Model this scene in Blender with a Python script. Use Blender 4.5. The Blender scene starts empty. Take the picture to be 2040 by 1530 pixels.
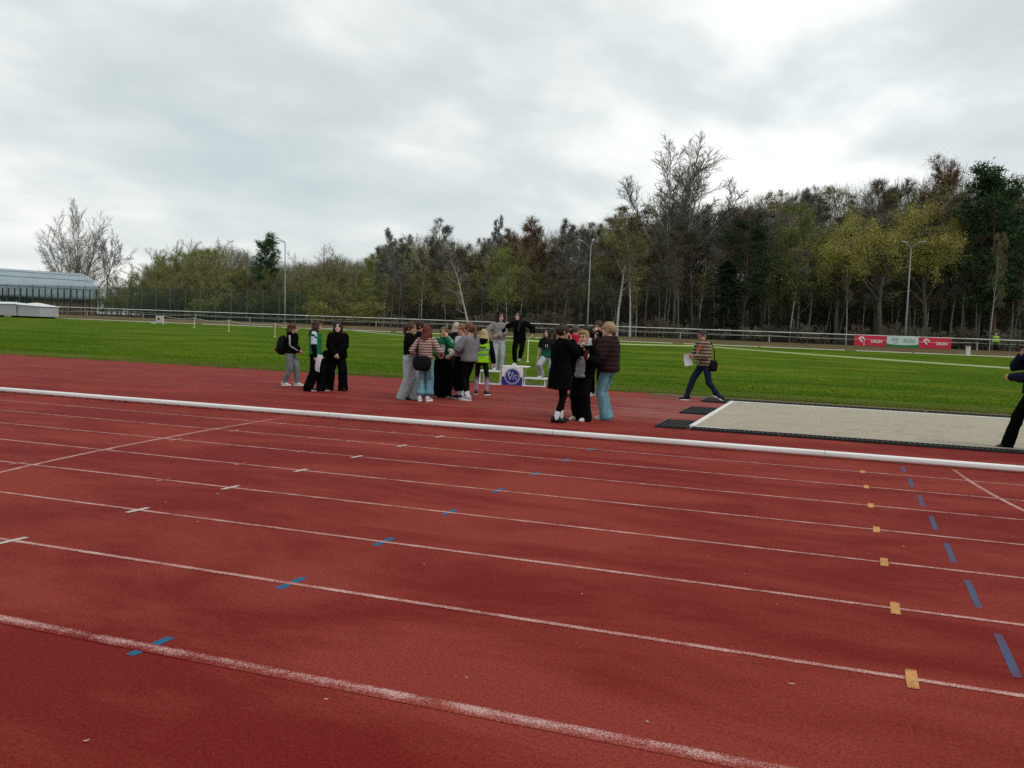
import bpy, math, random
import numpy as np
from mathutils import Vector, Matrix, Quaternion
R = math.radians
sc = bpy.context.scene
col = sc.collection

# ------------------------------------------------------------------ camera
F_PX, PITCH, ROLL, YAW, CAM_H = 1767.6, 0.06165, 0.03769, -0.34342, 1.635   # x along the lanes, y across them, z up
def _cam():
    cy, sy, cp, sp = math.cos(YAW), math.sin(YAW), math.cos(PITCH), math.sin(PITCH)
    fw = np.array([sy*cp, cy*cp, -sp]); r = np.array([cy, -sy, 0.0]); u = np.cross(r, fw)
    c, s = math.cos(ROLL), math.sin(ROLL)
    return c*r + s*u, -s*r + c*u, fw
CR, CU, CF = _cam()
cd = bpy.data.cameras.new('camera'); cam = bpy.data.objects.new('camera', cd); col.objects.link(cam)
cd.sensor_width = 36.0; cd.lens = 36.0*F_PX/2040; cd.clip_start = 0.1; cd.clip_end = 5000
m = Matrix(((CR[0], CU[0], -CF[0], 0), (CR[1], CU[1], -CF[1], 0), (CR[2], CU[2], -CF[2], CAM_H), (0, 0, 0, 1)))
cam.matrix_world = m
sc.camera = cam

def ray(px, py):
    return CR*(px-1020)/F_PX + CU*(765-py)/F_PX + CF
def on_z(px, py, z=0.0):
    d = ray(px, py); t = (z-CAM_H)/d[2]; return np.array([0, 0, CAM_H]) + t*d
def on_y(px, py, Y):
    d = ray(px, py); t = Y/d[1]; return np.array([0, 0, CAM_H]) + t*d
def proj(P):
    v = np.asarray(P, float) - np.array([0, 0, CAM_H]); z = v@CF
    return 1020+F_PX*(v@CR)/z, 765-F_PX*(v@CU)/z, z

# ------------------------------------------------------------------ sky, sun, exposure
SUN_EL, SUN_ROT = R(50), R(105)         # veiled sun, high and to the right
w = bpy.data.worlds.new('World'); sc.world = w; w.use_nodes = True
nt = w.node_tree; nt.nodes.clear()
def N(tree, typ, **kw):
    n = tree.nodes.new(typ)
    for k, v in kw.items(): setattr(n, k, v)
    return n
L = nt.links.new
out = N(nt, 'ShaderNodeOutputWorld'); add = N(nt, 'ShaderNodeMixShader')
sky = N(nt, 'ShaderNodeTexSky', sky_type='NISHITA'); sky.sun_disc = False
sky.sun_elevation = SUN_EL; sky.sun_rotation = SUN_ROT
bg1 = N(nt, 'ShaderNodeBackground'); bg1.inputs[1].default_value = 0.11
L(sky.outputs[0], bg1.inputs[0])
tc = N(nt, 'ShaderNodeTexCoord'); sep = N(nt, 'ShaderNodeSeparateXYZ'); L(tc.outputs['Generated'], sep.inputs[0])
def wm(op, a, b=None, c=None, clamp=False):
    n = N(nt, 'ShaderNodeMath', operation=op); n.use_clamp = clamp
    for i, v in enumerate((a, b, c)):
        if v is None: continue
        if isinstance(v, (int, float)): n.inputs[i].default_value = v
        else: L(v, n.inputs[i])
    return n.outputs[0]
zz = wm('ADD', wm('MAXIMUM', sep.outputs[2], 0.0), 0.22)
cx = wm('DIVIDE', sep.outputs[0], zz); cyy = wm('DIVIDE', sep.outputs[1], zz)
comb = N(nt, 'ShaderNodeCombineXYZ'); L(cx, comb.inputs[0]); L(cyy, comb.inputs[1])
def cloud(scale, detail, rough, loc, rot, sx, sy, dist=0.0):
    mp = N(nt, 'ShaderNodeMapping'); mp.inputs['Location'].default_value = loc
    mp.inputs['Rotation'].default_value = (0, 0, rot); mp.inputs['Scale'].default_value = (sx, sy, 1)
    L(comb.outputs[0], mp.inputs[0])
    n = N(nt, 'ShaderNodeTexNoise'); n.inputs['Scale'].default_value = scale; n.inputs['Detail'].default_value = detail
    n.inputs['Roughness'].default_value = rough; n.inputs['Distortion'].default_value = dist
    L(mp.outputs[0], n.inputs['Vector']); return n.outputs['Fac']
n1 = cloud(0.95, 7, 0.50, (3.1, 1.7, 0), R(-30), 1.0, 0.7, 0.12)     # broad layers
n2 = cloud(3.0, 8, 0.50, (7.4, 2.2, 0), R(-20), 1.0, 0.8, 0.15)       # smaller rolls
fac = wm('ADD', wm('MULTIPLY', n1, 0.64), wm('MULTIPLY', n2, 0.36))
ramp = N(nt, 'ShaderNodeValToRGB'); L(fac, ramp.inputs[0])
e = ramp.color_ramp.elements
e[0].position = 0.33; e[0].color = (0.64, 0.71, 0.705, 1)
e[1].position = 0.60; e[1].color = (0.97, 0.98, 0.96, 1)
for pos, c in ((0.41, (0.73, 0.79, 0.78)), (0.49, (0.83, 0.875, 0.86))):
    q = e.new(pos); q.color = (*c, 1)
# thin place in the cloud where the sun stands behind it
sd = Vector((math.sin(SUN_ROT)*math.cos(R(16)), math.cos(SUN_ROT)*math.cos(R(16)), math.sin(R(16))))
sd = Vector(tuple(ray(1590, 270))).normalized()
dot = N(nt, 'ShaderNodeVectorMath', operation='DOT_PRODUCT'); nrm = N(nt, 'ShaderNodeVectorMath', operation='NORMALIZE')
L(tc.outputs['Generated'], nrm.inputs[0]); L(nrm.outputs[0], dot.inputs[0]); dot.inputs[1].default_value = sd
glow = wm('POWER', wm('MAXIMUM', dot.outputs['Value'], 0.0), 60.0)
glow = wm('MULTIPLY', glow, wm('ADD', wm('MULTIPLY', n2, 1.4), -0.3))
mul = N(nt, 'ShaderNodeMix', data_type='RGBA', blend_type='ADD'); mul.inputs[0].default_value = 1.0
L(ramp.outputs[0], mul.inputs[6])
gcol = N(nt, 'ShaderNodeCombineXYZ')
for i in range(3): L(wm('MULTIPLY', glow, 0.34), gcol.inputs[i])
L(gcol.outputs[0], mul.inputs[7])
bg2 = N(nt, 'ShaderNodeBackground'); bg2.inputs[1].default_value = 1.0; L(mul.outputs[2], bg2.inputs[0])
cov = wm('MULTIPLY_ADD', fac, 2.2, -0.15, clamp=True)
cov = wm('MAXIMUM', cov, 0.84)
L(cov, add.inputs[0]); L(bg1.outputs[0], add.inputs[1]); L(bg2.outputs[0], add.inputs[2]); L(add.outputs[0], out.inputs[0])

sl = bpy.data.lights.new('sun', 'SUN'); sl.energy = 1.2; sl.angle = R(12); sl.color = (1.0, 0.96, 0.9)
so = bpy.data.objects.new('sun', sl); col.objects.link(so)
so.rotation_euler = (R(90)-SUN_EL, 0, -SUN_ROT + R(180))
sc.view_settings.view_transform = 'Standard'; sc.view_settings.look = 'None'
sc.view_settings.exposure = 0.0; sc.view_settings.gamma = 1.0
sc.cycles.use_denoising = False; sc.cycles.max_bounces = 6; sc.cycles.diffuse_bounces = 3; sc.cycles.glossy_bounces = 2; sc.cycles.transparent_max_bounces = 8

# ------------------------------------------------------------------ helpers
def tag(o, label=None, cat=None, group=None, kind=None):
    if label: o['label'] = label
    if cat: o['category'] = cat
    if group: o['group'] = group
    if kind: o['kind'] = kind
    return o
def empty(name, loc=(0, 0, 0), rz=0.0, label=None, cat=None, group=None):
    o = bpy.data.objects.new(name, None); col.objects.link(o); o.location = loc; o.rotation_euler = (0, 0, rz)
    o.empty_display_size = 0.2
    return tag(o, label, cat, group)
class MB:
    def __init__(s): s.v = []; s.f = []; s.n = 0
    def add(s, vs, fs):
        b = s.n; s.v.extend(vs); s.n += len(vs); s.f.extend([tuple(i+b for i in f) for f in fs])
    def box(s, c, d, rot=None, bev=0.0):
        x, y, z = d[0]/2, d[1]/2, d[2]/2
        vs = [(-x, -y, -z), (x, -y, -z), (x, y, -z), (-x, y, -z), (-x, -y, z), (x, -y, z), (x, y, z), (-x, y, z)]
        if rot is not None: vs = [tuple(rot @ Vector(v)) for v in vs]
        s.add([(v[0]+c[0], v[1]+c[1], v[2]+c[2]) for v in vs],
              [(0, 3, 2, 1), (4, 5, 6, 7), (0, 1, 5, 4), (1, 2, 6, 5), (2, 3, 7, 6), (3, 0, 4, 7)])
    def bar(s, a, b, wd, ht, up=(0, 0, 1)):
        a, b = Vector(a), Vector(b); d = (b-a); l = d.length; d.normalize(); up = Vector(up)
        x = d.cross(up); x.normalize(); u = x.cross(d)
        s.box((a+b)/2, (l, wd, ht), Matrix((d, -x, u)).transposed())
    def tube(s, pts, rs, n=6, cap=True):
        pts = [np.asarray(p, float) for p in pts]; b = s.n; k = len(pts); ref = None
        for i, p in enumerate(pts):
            t = pts[min(i+1, k-1)]-pts[max(i-1, 0)]; t = t/(np.linalg.norm(t)+1e-9)
            if ref is None:
                ref = np.array([1.0, 0, 0]) if abs(t[0]) < 0.8 else np.array([0, 1.0, 0])
            x = ref - t*(ref@t); x /= np.linalg.norm(x)+1e-9; y = np.cross(t, x); ref = x
            for j in range(n):
                a = 2*math.pi*j/n; q = p + rs[i]*(math.cos(a)*x+math.sin(a)*y); s.v.append((q[0], q[1], q[2]))
        s.n += k*n
        for i in range(k-1):
            for j in range(n):
                j2 = (j+1) % n; s.f.append((b+i*n+j, b+i*n+j2, b+(i+1)*n+j2, b+(i+1)*n+j))
        if cap:
            s.f.append(tuple(b+j for j in range(n-1, -1, -1))); s.f.append(tuple(b+(k-1)*n+j for j in range(n)))
    def loft(s, rings, cap=True):
        """rings: list of (list of n points)"""
        b = s.n; k = len(rings); n = len(rings[0])
        for r in rings: s.v.extend([tuple(q) for q in r])
        s.n += k*n
        for i in range(k-1):
            for j in range(n):
                j2 = (j+1) % n; s.f.append((b+i*n+j, b+i*n+j2, b+(i+1)*n+j2, b+(i+1)*n+j))
        if cap:
            s.f.append(tuple(b+j for j in range(n-1, -1, -1))); s.f.append(tuple(b+(k-1)*n+j for j in range(n)))
    def prism(s, poly, z0, z1):
        n = len(poly); b = s.n
        s.v.extend([(p[0], p[1], z0) for p in poly]+[(p[0], p[1], z1) for p in poly]); s.n += 2*n
        for j in range(n): j2 = (j+1) % n; s.f.append((b+j, b+j2, b+n+j2, b+n+j))
        s.f.append(tuple(b+j for j in range(n-1, -1, -1))); s.f.append(tuple(b+n+j for j in range(n)))
    def mesh(s, name):
        me = bpy.data.meshes.new(name); me.from_pydata([tuple(map(float, v)) for v in s.v], [], s.f); me.update(); return me
    def build(s, name, mat, parent=None, smooth=False, loc=None):
        me = s.mesh(name); return obj(name, me, mat, parent, smooth, loc)
def obj(name, me, mat, parent=None, smooth=False, loc=None):
    o = bpy.data.objects.new(name, me); col.objects.link(o)
    if mat: me.materials.append(mat)
    if smooth: me.polygons.foreach_set('use_smooth', [True]*len(me.polygons))
    if parent: o.parent = parent
    if loc is not None: o.location = loc
    return o
def copy_tree(o, parent=None):
    c = o.copy(); col.objects.link(c); c.parent = parent
    for ch in o.children: copy_tree(ch, c)
    return c
def bevel(o, wd, seg=2):
    md = o.modifiers.new('bevel', 'BEVEL'); md.width = wd; md.segments = seg; md.limit_method = 'ANGLE'; return o

# ------------------------------------------------------------------ materials
class NT:
    def __init__(s, name, rough=0.8, spec=0.3):
        s.m = bpy.data.materials.new(name); s.m.use_nodes = True; s.t = s.m.node_tree
        s.b = s.t.nodes['Principled BSDF']; s.b.inputs['Roughness'].default_value = rough
        s.b.inputs['Specular IOR Level'].default_value = spec
        s.co = s.t.nodes.new('ShaderNodeTexCoord').outputs['Object']
    def link(s, a, b): s.t.links.new(a, b)
    def set(s, n, i, v):
        if isinstance(v, (int, float)): n.inputs[i].default_value = v
        elif isinstance(v, (tuple, list)): n.inputs[i].default_value = (*v, 1) if len(v) == 3 and n.inputs[i].type == 'RGBA' else v
        else: s.link(v, n.inputs[i])
    def math(s, op, a, b=0.0, c=0.0, clamp=False):
        n = s.t.nodes.new('ShaderNodeMath'); n.operation = op; n.use_clamp = clamp
        for i, v in enumerate((a, b, c)): s.set(n, i, v)
        return n.outputs[0]
    def map(s, scale=(1, 1, 1), loc=(0, 0, 0), rot=(0, 0, 0), vec=None):
        n = s.t.nodes.new('ShaderNodeMapping'); n.inputs['Scale'].default_value = scale; n.inputs['Location'].default_value = loc
        n.inputs['Rotation'].default_value = rot; s.link(vec or s.co, n.inputs[0]); return n.outputs[0]
    def noise(s, scale, detail=4, rough=0.55, vec=None, dist=0.0):
        n = s.t.nodes.new('ShaderNodeTexNoise'); n.inputs['Scale'].default_value = scale; n.inputs['Detail'].default_value = detail
        n.inputs['Roughness'].default_value = rough; n.inputs['Distortion'].default_value = dist
        s.link(vec or s.co, n.inputs['Vector']); return n.outputs['Fac']
    def ramp(s, f, *stops):
        n = s.t.nodes.new('ShaderNodeValToRGB'); s.link(f, n.inputs[0]); e = n.color_ramp.elements
        while len(e) > 1: e.remove(e[-1])
        e[0].position = stops[0][0]; e[0].color = (*stops[0][1], 1)
        for p, c in stops[1:]: q = e.new(p); q.color = (*c, 1)
        return n.outputs[0]
    def step(s, f, a, b):
        n = s.t.nodes.new('ShaderNodeMapRange'); n.inputs[1].default_value = a; n.inputs[2].default_value = b
        s.link(f, n.inputs[0]); return n.outputs[0]
    def mix(s, f, a, b, mode='MIX'):
        n = s.t.nodes.new('ShaderNodeMix'); n.data_type = 'RGBA'; n.blend_type = mode
        s.set(n, 0, f); s.set(n, 6, a); s.set(n, 7, b); return n.outputs[2]
    def sep(s, vec=None):
        n = s.t.nodes.new('ShaderNodeSeparateXYZ'); s.link(vec or s.co, n.inputs[0]); return n.outputs
    def col(s, c): s.set(s.b, 'Base Color', c) if not isinstance(c, tuple) else s.b.inputs['Base Color'].__setattr__('default_value', (*c, 1)); return s
    def bump(s, h, strength=0.5, dist=0.01):
        n = s.t.nodes.new('ShaderNodeBump'); n.inputs['Strength'].default_value = strength; n.inputs['Distance'].default_value = dist
        s.link(h, n.inputs['Height']); s.link(n.outputs[0], s.b.inputs['Normal']); return s
_mc = {}
def plain(name, c, rough=0.7, spec=0.3, metal=0.0, var=0.12, scale=6.0):
    """plain colour with a little uneven wear"""
    if name in _mc: return _mc[name]
    t = NT(name, rough, spec); n = t.noise(scale, 5, 0.6)
    t.col(t.mix(n, tuple(x*(1-var) for x in c), tuple(min(1, x*(1+var)) for x in c)))
    t.b.inputs['Metallic'].default_value = metal
    _mc[name] = t.m; return t.m
# ------------------------------------------------------------------ terrain profile
FIELD_Y0, FIELD_Y1, FENCE_Y, RISE, BANK = 24.55, 91.5, 95.0, 0.78, 1.30
def gz(Y):
    if Y < FIELD_Y0: return 0.0
    if Y < FIELD_Y1: return RISE*(Y-FIELD_Y0)/(FIELD_Y1-FIELD_Y0)
    if Y < FENCE_Y: return RISE+(BANK-RISE)*(Y-FIELD_Y1)/(FENCE_Y-FIELD_Y1)
    return BANK
def strip(name, xs, ys, zf, mat):
    v = [(x, y, zf(y)) for y in ys for x in xs]; nx = len(xs)
    f = [(j*nx+i, j*nx+i+1, (j+1)*nx+i+1, (j+1)*nx+i) for j in range(len(ys)-1) for i in range(nx-1)]
    me = bpy.data.meshes.new(name); me.from_pydata(v, [], f); o = obj(name, me, mat); o['kind'] = 'structure'; return o

# red rubber track
def track_nodes(t):
    grain = t.noise(150, 2, 0.75); grain2 = t.noise(48, 3, 0.75)
    wet = t.noise(0.62, 7, 0.64, t.map((0.55, 1.25, 1), (4, 1.3, 0)), 0.8)
    wet2 = t.noise(1.7, 5, 0.6, t.map((0.6, 1.2, 1), (9, 3, 0)))
    wf = t.step(t.math('ADD', t.math('MULTIPLY', wet, 0.75), t.math('MULTIPLY', wet2, 0.25)), 0.42, 0.575)
    c = t.mix(wf, (0.242, 0.0385, 0.0275), (0.165, 0.0110, 0.0080))
    g = t.math('ADD', t.math('MULTIPLY', grain, 0.65), t.math('MULTIPLY', grain2, 0.35))
    gf = t.ramp(g, (0.36, (0.22, 0.18, 0.20)), (0.52, (1.0, 1.0, 1.0)), (0.66, (1.6, 1.8, 1.8)))
    c = t.mix(0.85, c, gf, 'MULTIPLY')
    x, y, z = t.sep()
    # sand trodden out of the pit on to the runway, worn run-up
    d1 = t.step(x, -8.5, -2.4); d2 = t.math('MULTIPLY', t.step(y, 16.2, 17.2), t.step(y, 24.4, 22.8))
    dust = t.math('MULTIPLY', t.math('MULTIPLY', d1, d2), t.step(t.noise(1.4, 5, 0.65, t.map((0.5, 1.4, 1))), 0.36, 0.72))
    c = t.mix(t.math('MULTIPLY', dust, 0.72), c, (0.30, 0.19, 0.165))
    c = t.mix(t.math('MULTIPLY', t.step(y, 14.5, 24.0), 0.30), c, (0.23, 0.05, 0.045))
    return c, g, wf
t = NT('track_rubber', 0.85, 0.045)
c, g, wf = track_nodes(t); t.col(c); t.bump(g, 0.65, 0.010)
t.link(t.math('MULTIPLY_ADD', wf, -0.18, 0.86), t.b.inputs['Roughness'])
M_track = t.m
strip('track', [-320, -60, -30, -10, 0, 10, 60, 220], [-25, 0, 5, 10, 15, 20, FIELD_Y0], lambda y: 0.0, M_track)

# meadow field
t = NT('field_grass', 0.95, 0.03)
n1 = t.noise(0.16, 4, 0.55); n2 = t.noise(1.1, 6, 0.65, t.map((0.45, 1, 1))); n3 = t.noise(14, 4, 0.7)
c = t.mix(t.step(n2, 0.32, 0.68), (0.042, 0.093, 0.003), (0.088, 0.146, 0.007))
c = t.mix(t.step(n1, 0.50, 0.68), c, (0.118, 0.148, 0.012))
c = t.mix(t.step(t.noise(0.7, 5, 0.6, t.map((0.25, 1, 1), (5, 2, 0))), 0.62, 0.75), c, (0.140, 0.170, 0.020))
y = t.sep()[1]
c = t.mix(t.math('MULTIPLY', t.step(y, 28.5, 24.5), t.step(n2, 0.30, 0.62)), c, (0.105, 0.098, 0.030))
c = t.mix(0.55, c, t.ramp(n3, (0.3, (0.5, 0.55, 0.45)), (0.6, (1.1, 1.1, 1.1))), 'MULTIPLY')
c = t.mix(0.8, c, t.ramp(t.noise(0.30, 5, 0.6, t.map((0.30, 1.0, 1), (3, 8, 0))), (0.36, (0.72, 0.80, 0.75)), (0.50, (1.0, 1.0, 1.0)), (0.64, (1.45, 1.25, 1.5))), 'MULTIPLY')
t.col(c); t.bump(t.math('ADD', n3, t.math('MULTIPLY', n2, 2.0)), 0.9, 0.06)
M_grass = t.m
strip('field', [-320, -60, 0, 60, 220], [FIELD_Y0, 40, 60, 80, FIELD_Y1], gz, M_grass)
t = NT('trodden_earth', 0.9, 0.1)
c = t.mix(t.step(t.noise(0.5, 6, 0.65, t.map((0.4, 1, 1))), 0.35, 0.65), (0.085, 0.058, 0.032), (0.14, 0.102, 0.058))
c = t.mix(t.step(t.noise(2.0, 4, 0.6), 0.50, 0.65), c, (0.07, 0.085, 0.02)); t.col(c); t.bump(t.noise(9, 4), 0.6, 0.05)
M_earth = t.m
strip('dirt_path', [-320, -60, 0, 60, 220], [FIELD_Y1, FENCE_Y, 97.5], gz, M_earth)
t = NT('leaf_litter', 0.95, 0.05)
t.col(t.mix(t.noise(1.2, 6, 0.7), (0.030, 0.023, 0.014), (0.085, 0.062, 0.036))); t.bump(t.noise(5, 5), 0.8, 0.1)
M_litter = t.m
strip('forest_floor', [-900, -100, 0, 100, 700], [97.5, 130, 200, 900], gz, M_litter)
strip('ground', [-3000, -320, 220, 3000], [-400, FIELD_Y0, FIELD_Y1, FENCE_Y, 900, 3500], lambda y: gz(y)-0.06, M_grass)

# ------------------------------------------------------------------ lane lines and marks
def paint(name, c, wear, fade=0.0):
    """paint worn off the tops of the grains, more so towards its edges (and towards the near side when fade > 0)"""
    t = NT(name, 0.85, 0.045); base, g, wf = track_nodes(t)
    gen = t.t.nodes.new('ShaderNodeTexCoord').outputs['Generated']; gy = t.sep(gen)[1]
    edge = t.math('MULTIPLY', t.math('ABSOLUTE', t.math('SUBTRACT', gy, 0.5)), 2.0)
    wn = t.math('ADD', t.math('MULTIPLY', t.noise(170, 2, 0.8), 0.72), t.math('MULTIPLY', t.noise(5, 4, 0.6), 0.28))
    lim = t.math('ADD', wear, t.math('MULTIPLY', t.math('POWER', edge, 5.0), 0.10))
    if fade: lim = t.math('ADD', lim, t.math('MULTIPLY', t.step(gy, 0.62, 0.30), fade))
    k = t.step(t.math('SUBTRACT', wn, lim), -0.05, 0.06)
    t.col(t.mix(k, base, t.mix(t.noise(30, 3), tuple(x*0.85 for x in c), c))); t.bump(g, 0.5, 0.005); return t.m
M_line = paint('worn_white_paint', (0.58, 0.37, 0.335), 0.485)
M_lineworn = paint('badly_worn_white_paint', (0.60, 0.42, 0.40), 0.52); M_linenear = paint('scuffed_white_paint', (0.60, 0.40, 0.38), 0.52, 0.06)
M_linefar = paint('thin_runway_paint', (0.42, 0.20, 0.18), 0.44)
M_blue = paint('faded_blue_paint', (0.060, 0.098, 0.175), 0.42)
M_orange = paint('ochre_paint', (0.56, 0.30, 0.11), 0.43)
M_tapeb = paint('blue_mark', (0.006, 0.130, 0.255), 0.38)
M_tapew = paint('white_mark', (0.50, 0.44, 0.40), 0.40)
Z1, Z2, Z3 = 0.0024, 0.0016, 0.0036
def sheet(name, poly, z, mat):
    me = bpy.data.meshes.new(name); me.from_pydata([(p[0], p[1], z) for p in poly], [], [tuple(range(len(poly)))])
    return obj(name, me, mat)
def rect(name, x, y, lx, ly, z, mat, skew=0.0):
    return sheet(name, [(x-lx/2-skew, y-ly/2), (x+lx/2-skew, y-ly/2), (x+lx/2+skew, y+ly/2), (x-lx/2+skew, y+ly/2)], z, mat)
LINES = [3.46+1.22*k for k in range(8)]                      # outermost lane line first
ORD = ['nearest to the camera', 'second from the camera', 'third from the camera', 'fourth from the camera',
       'fourth from the white kerb', 'third from the white kerb', 'second from the white kerb', 'next to the white kerb']
for k, Y in enumerate(LINES):
    o = rect('lane_line', -45, Y if k else Y-0.015, 250, 0.05 if k else 0.105, Z1, M_linenear if k == 0 else M_line)
    tag(o, 'worn white lane line %s' % ORD[k], 'lane line', 'lane lines')
for k, (Y, wd) in enumerate(((16.95, .04), (18.35, .035), (20.0, .035), (21.6, .035))):
    o = rect('runway_line', -45 if k else -47, Y, 84, wd, Z1, M_linefar); tag(o, 'thin pale runway line beyond the kerb, number %d from it' % (k+1)
        if 0 else ['thin pale runway line beyond the kerb, the one nearest to it', 'thin pale runway line second beyond the kerb',
        'thin pale runway line second from the grass', 'thin pale runway line closest to the grass edge'][k], 'runway line', 'jump runway lines')
def along(name, pts, wd, z, mat):
    l, r = [], []
    for i, p in enumerate(pts):
        a = Vector(pts[max(i-1, 0)]); b = Vector(pts[min(i+1, len(pts)-1)]); d = (b-a).normalized(); n = Vector((-d.y, d.x))*wd/2
        l.append((p[0]+n.x, p[1]+n.y, z)); r.append((p[0]-n.x, p[1]-n.y, z))
    n = len(pts); me = bpy.data.meshes.new(name)
    me.from_pydata(l+r, [], [(i, i+1, n+i+1, n+i) for i in range(n-1)]); return obj(name, me, mat)
def arc(pts, n=24):
    ys = np.array([p[1] for p in pts]); xs = np.array([p[0] for p in pts]); k = np.polyfit(ys, xs, min(3, len(pts)-1))
    return [(float(np.polyval(k, y)), float(y)) for y in np.linspace(ys.max(), ys.min(), n)]
o = along('start_line', arc([(-8.66, 13.1), (-8.47, 10.79), (-8.36, 9.55), (-8.19, 8.29), (-7.95, 7.16), (-7.80, 6.6), (-7.3, 5.0), (-6.7, 3.5)]), 0.05, Z2, M_line)
tag(o, 'slanting white curved start line crossing the lanes at left', 'start line')
o = along('start_line', arc([(1.61, 13.05), (1.74, 11.38), (1.92, 10.1), (2.2, 8.9), (2.6, 7.6)]), 0.05, Z2, M_line)
tag(o, 'white curved start line beside the blue dashes at right', 'start line')
for k, Y in enumerate(LINES):
    s = ORD[k]
    o = rect('blue_mark', -3.09, Y+0.01, 0.052, 0.28, Z2, M_tapeb, 0.004)
    tag(o, 'blue painted mark crossing under the lane line %s' % s, 'painted mark', 'blue marks on the lane lines')
    if k: 
        o = rect('white_mark', -5.40, Y-0.01, 0.05, 0.25, Z3, M_tapew, 0.006)
        tag(o, 'short white mark painted across the lane line %s' % s, 'painted mark', 'white marks on the lane lines')
        o = rect('ochre_mark', 0.462, Y, 0.055, 0.27, Z3, M_orange, 0.004)
        tag(o, 'ochre painted block on the lane line %s' % s, 'painted mark', 'ochre blocks')
    if k >= 3:
        o = rect('tick_mark', -8.135, Y-0.01, 0.04, 0.26, Z3, M_line)
        tag(o, 'white tick near the left start line, line %s' % s, 'painted mark', 'white ticks near the start line')
        o = rect('tick_mark', -6.2, Y-0.01, 0.035, 0.24, Z3, M_lineworn)
        tag(o, 'faint tick left of the white marks, line %s' % s, 'painted mark', 'faint white ticks')
    if 1 <= k:
        o = rect('blue_dash', 0.975, Y+0.61, 0.045, 0.72 if k < 7 else 0.55, Z2, M_blue, 0.012)
        tag(o, 'faded blue dash in the lane beyond the line %s' % s, 'painted mark', 'blue dashes')
for k in (6, 7):
    o = rect('tick_mark', -12.47, LINES[k], 0.035, 0.24, Z3, M_lineworn)
    tag(o, 'faint tick far left on the lane line %s' % ORD[k], 'painted mark', 'faint white ticks')

# ------------------------------------------------------------------ raised white kerb
t = NT('white_aluminium', 0.35, 0.5); t.col(t.mix(t.step(t.noise(2.5, 6, 0.65, t.map((0.3, 1, 1))), 0.45, 0.75), (0.74, 0.75, 0.74), (0.55, 0.53, 0.50)))
M_alu = t.m
kerb = empty('track_kerb', (-20, 13.18, 0), 0, 'long raised white kerb rail between the lanes and the runway', 'kerb rail')
mb = MB(); prof = [(-0.032, 0.0), (-0.04, 0.016), (-0.04, 0.05), (-0.03, 0.066), (-0.012, 0.073), (0.012, 0.073), (0.03, 0.066), (0.04, 0.05), (0.04, 0.016), (0.032, 0.0)]
x = -60.0
while x < 40.0:
    mb.loft([[(xx, py, 0.024+pz) for py, pz in prof] for xx in (x+0.004, x+3.996)]); x += 4.0
mb.build('rail', M_alu, kerb)
mb = MB(); x = -26.0
while x < 30.0:
    mb.box((x, 0, 0.0125), (0.105, 0.062, 0.023)); x += 0.305
o = mb.build('support_feet', plain('kerb_foot', (0.20, 0.07, 0.06), 0.6), kerb); o['kind'] = 'stuff'  # red light reflected off the track is put into the foot colour

# ------------------------------------------------------------------ jump pit
t = NT('pit_sand', 0.95, 0.1)
c = t.mix(t.noise(0.7, 6, 0.6), (0.44, 0.395, 0.305), (0.52, 0.47, 0.37))
c = t.mix(0.25, c, t.ramp(t.noise(160, 2, 0.7), (0.35, (0.8, 0.8, 0.8)), (0.65, (1.1, 1.1, 1.1))), 'MULTIPLY'); c = t.mix(t.math('MULTIPLY', t.step(t.noise(1.6, 5, 0.65, t.map((0.6, 1.3, 1), (2, 7, 0))), 0.50, 0.68), 0.45), c, (0.29, 0.26, 0.20)); t.col(c)
t.bump(t.math('ADD', t.noise(9, 6, 0.7, t.map((0.6, 1.5, 1))), t.noise(120, 2)), 0.8, 0.04); M_sand = t.m
rng = np.random.default_rng(5)
PX0, PX1, PY0, PY1 = -2.20, 9.0, 15.93, 22.62
nx, ny = 260, 150
gx, gy = np.meshgrid(np.linspace(PX0, PX1, nx), np.linspace(PY0, PY1, ny))
h = np.full_like(gx, 0.028)
for _ in range(420):
    if rng.random() < 0.7: cx, cy = rng.normal(0.9, 1.3), rng.normal(18.3, 0.9)
    else: cx, cy = rng.uniform(PX0, PX1), rng.uniform(PY0, PY1)
    sx, sy, a = rng.uniform(0.06, 0.16), rng.uniform(0.05, 0.10), rng.uniform(-0.075, 0.034)
    h += a*np.exp(-((gx-cx)/sx)**2-((gy-cy)/sy)**2)
for _ in range(30):     # rake furrows
    cy = rng.uniform(PY0, PY1); cx = rng.uniform(PX0, 6); ln = rng.uniform(0.5, 1.6)
    h += rng.uniform(-0.022, 0.012)*np.exp(-((gx-cx)/ln)**2-((gy-cy-0.1*(gx-cx))/0.05)**2)
h = np.clip(h, 0.004, 0.12)
edge = np.minimum.reduce([gx-PX0, PX1-gx, gy-PY0, PY1-gy]); h = np.where(edge < 0.02, 0.03, h)
v = np.stack([gx, gy, h], -1).reshape(-1, 3); idx = np.arange(nx*ny).reshape(ny, nx)
f = np.stack([idx[:-1, :-1], idx[:-1, 1:], idx[1:, 1:], idx[1:, :-1]], -1).reshape(-1, 4)
me = bpy.data.meshes.new('sand'); me.from_pydata(v.tolist(), [], f.tolist())
o = obj('sand', me, M_sand, None, True); tag(o, kind='stuff', cat='sand', label='pale raked sand with footprints filling the jump pit')
M_board = plain('white_board', (0.62, 0.61, 0.57), 0.6, 0.3, var=0.25, scale=3)
pb = empty('pit_border', (PX0, PY0, 0), 0, 'low white board frame round the sand of the jump pit', 'pit border')
mb = MB(); mb.box((-0.05, (PY1-PY0)/2, 0.028), (0.09, PY1-PY0+0.16, 0.056)); bevel(mb.build('end_board', M_board, pb), 0.008)
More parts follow.
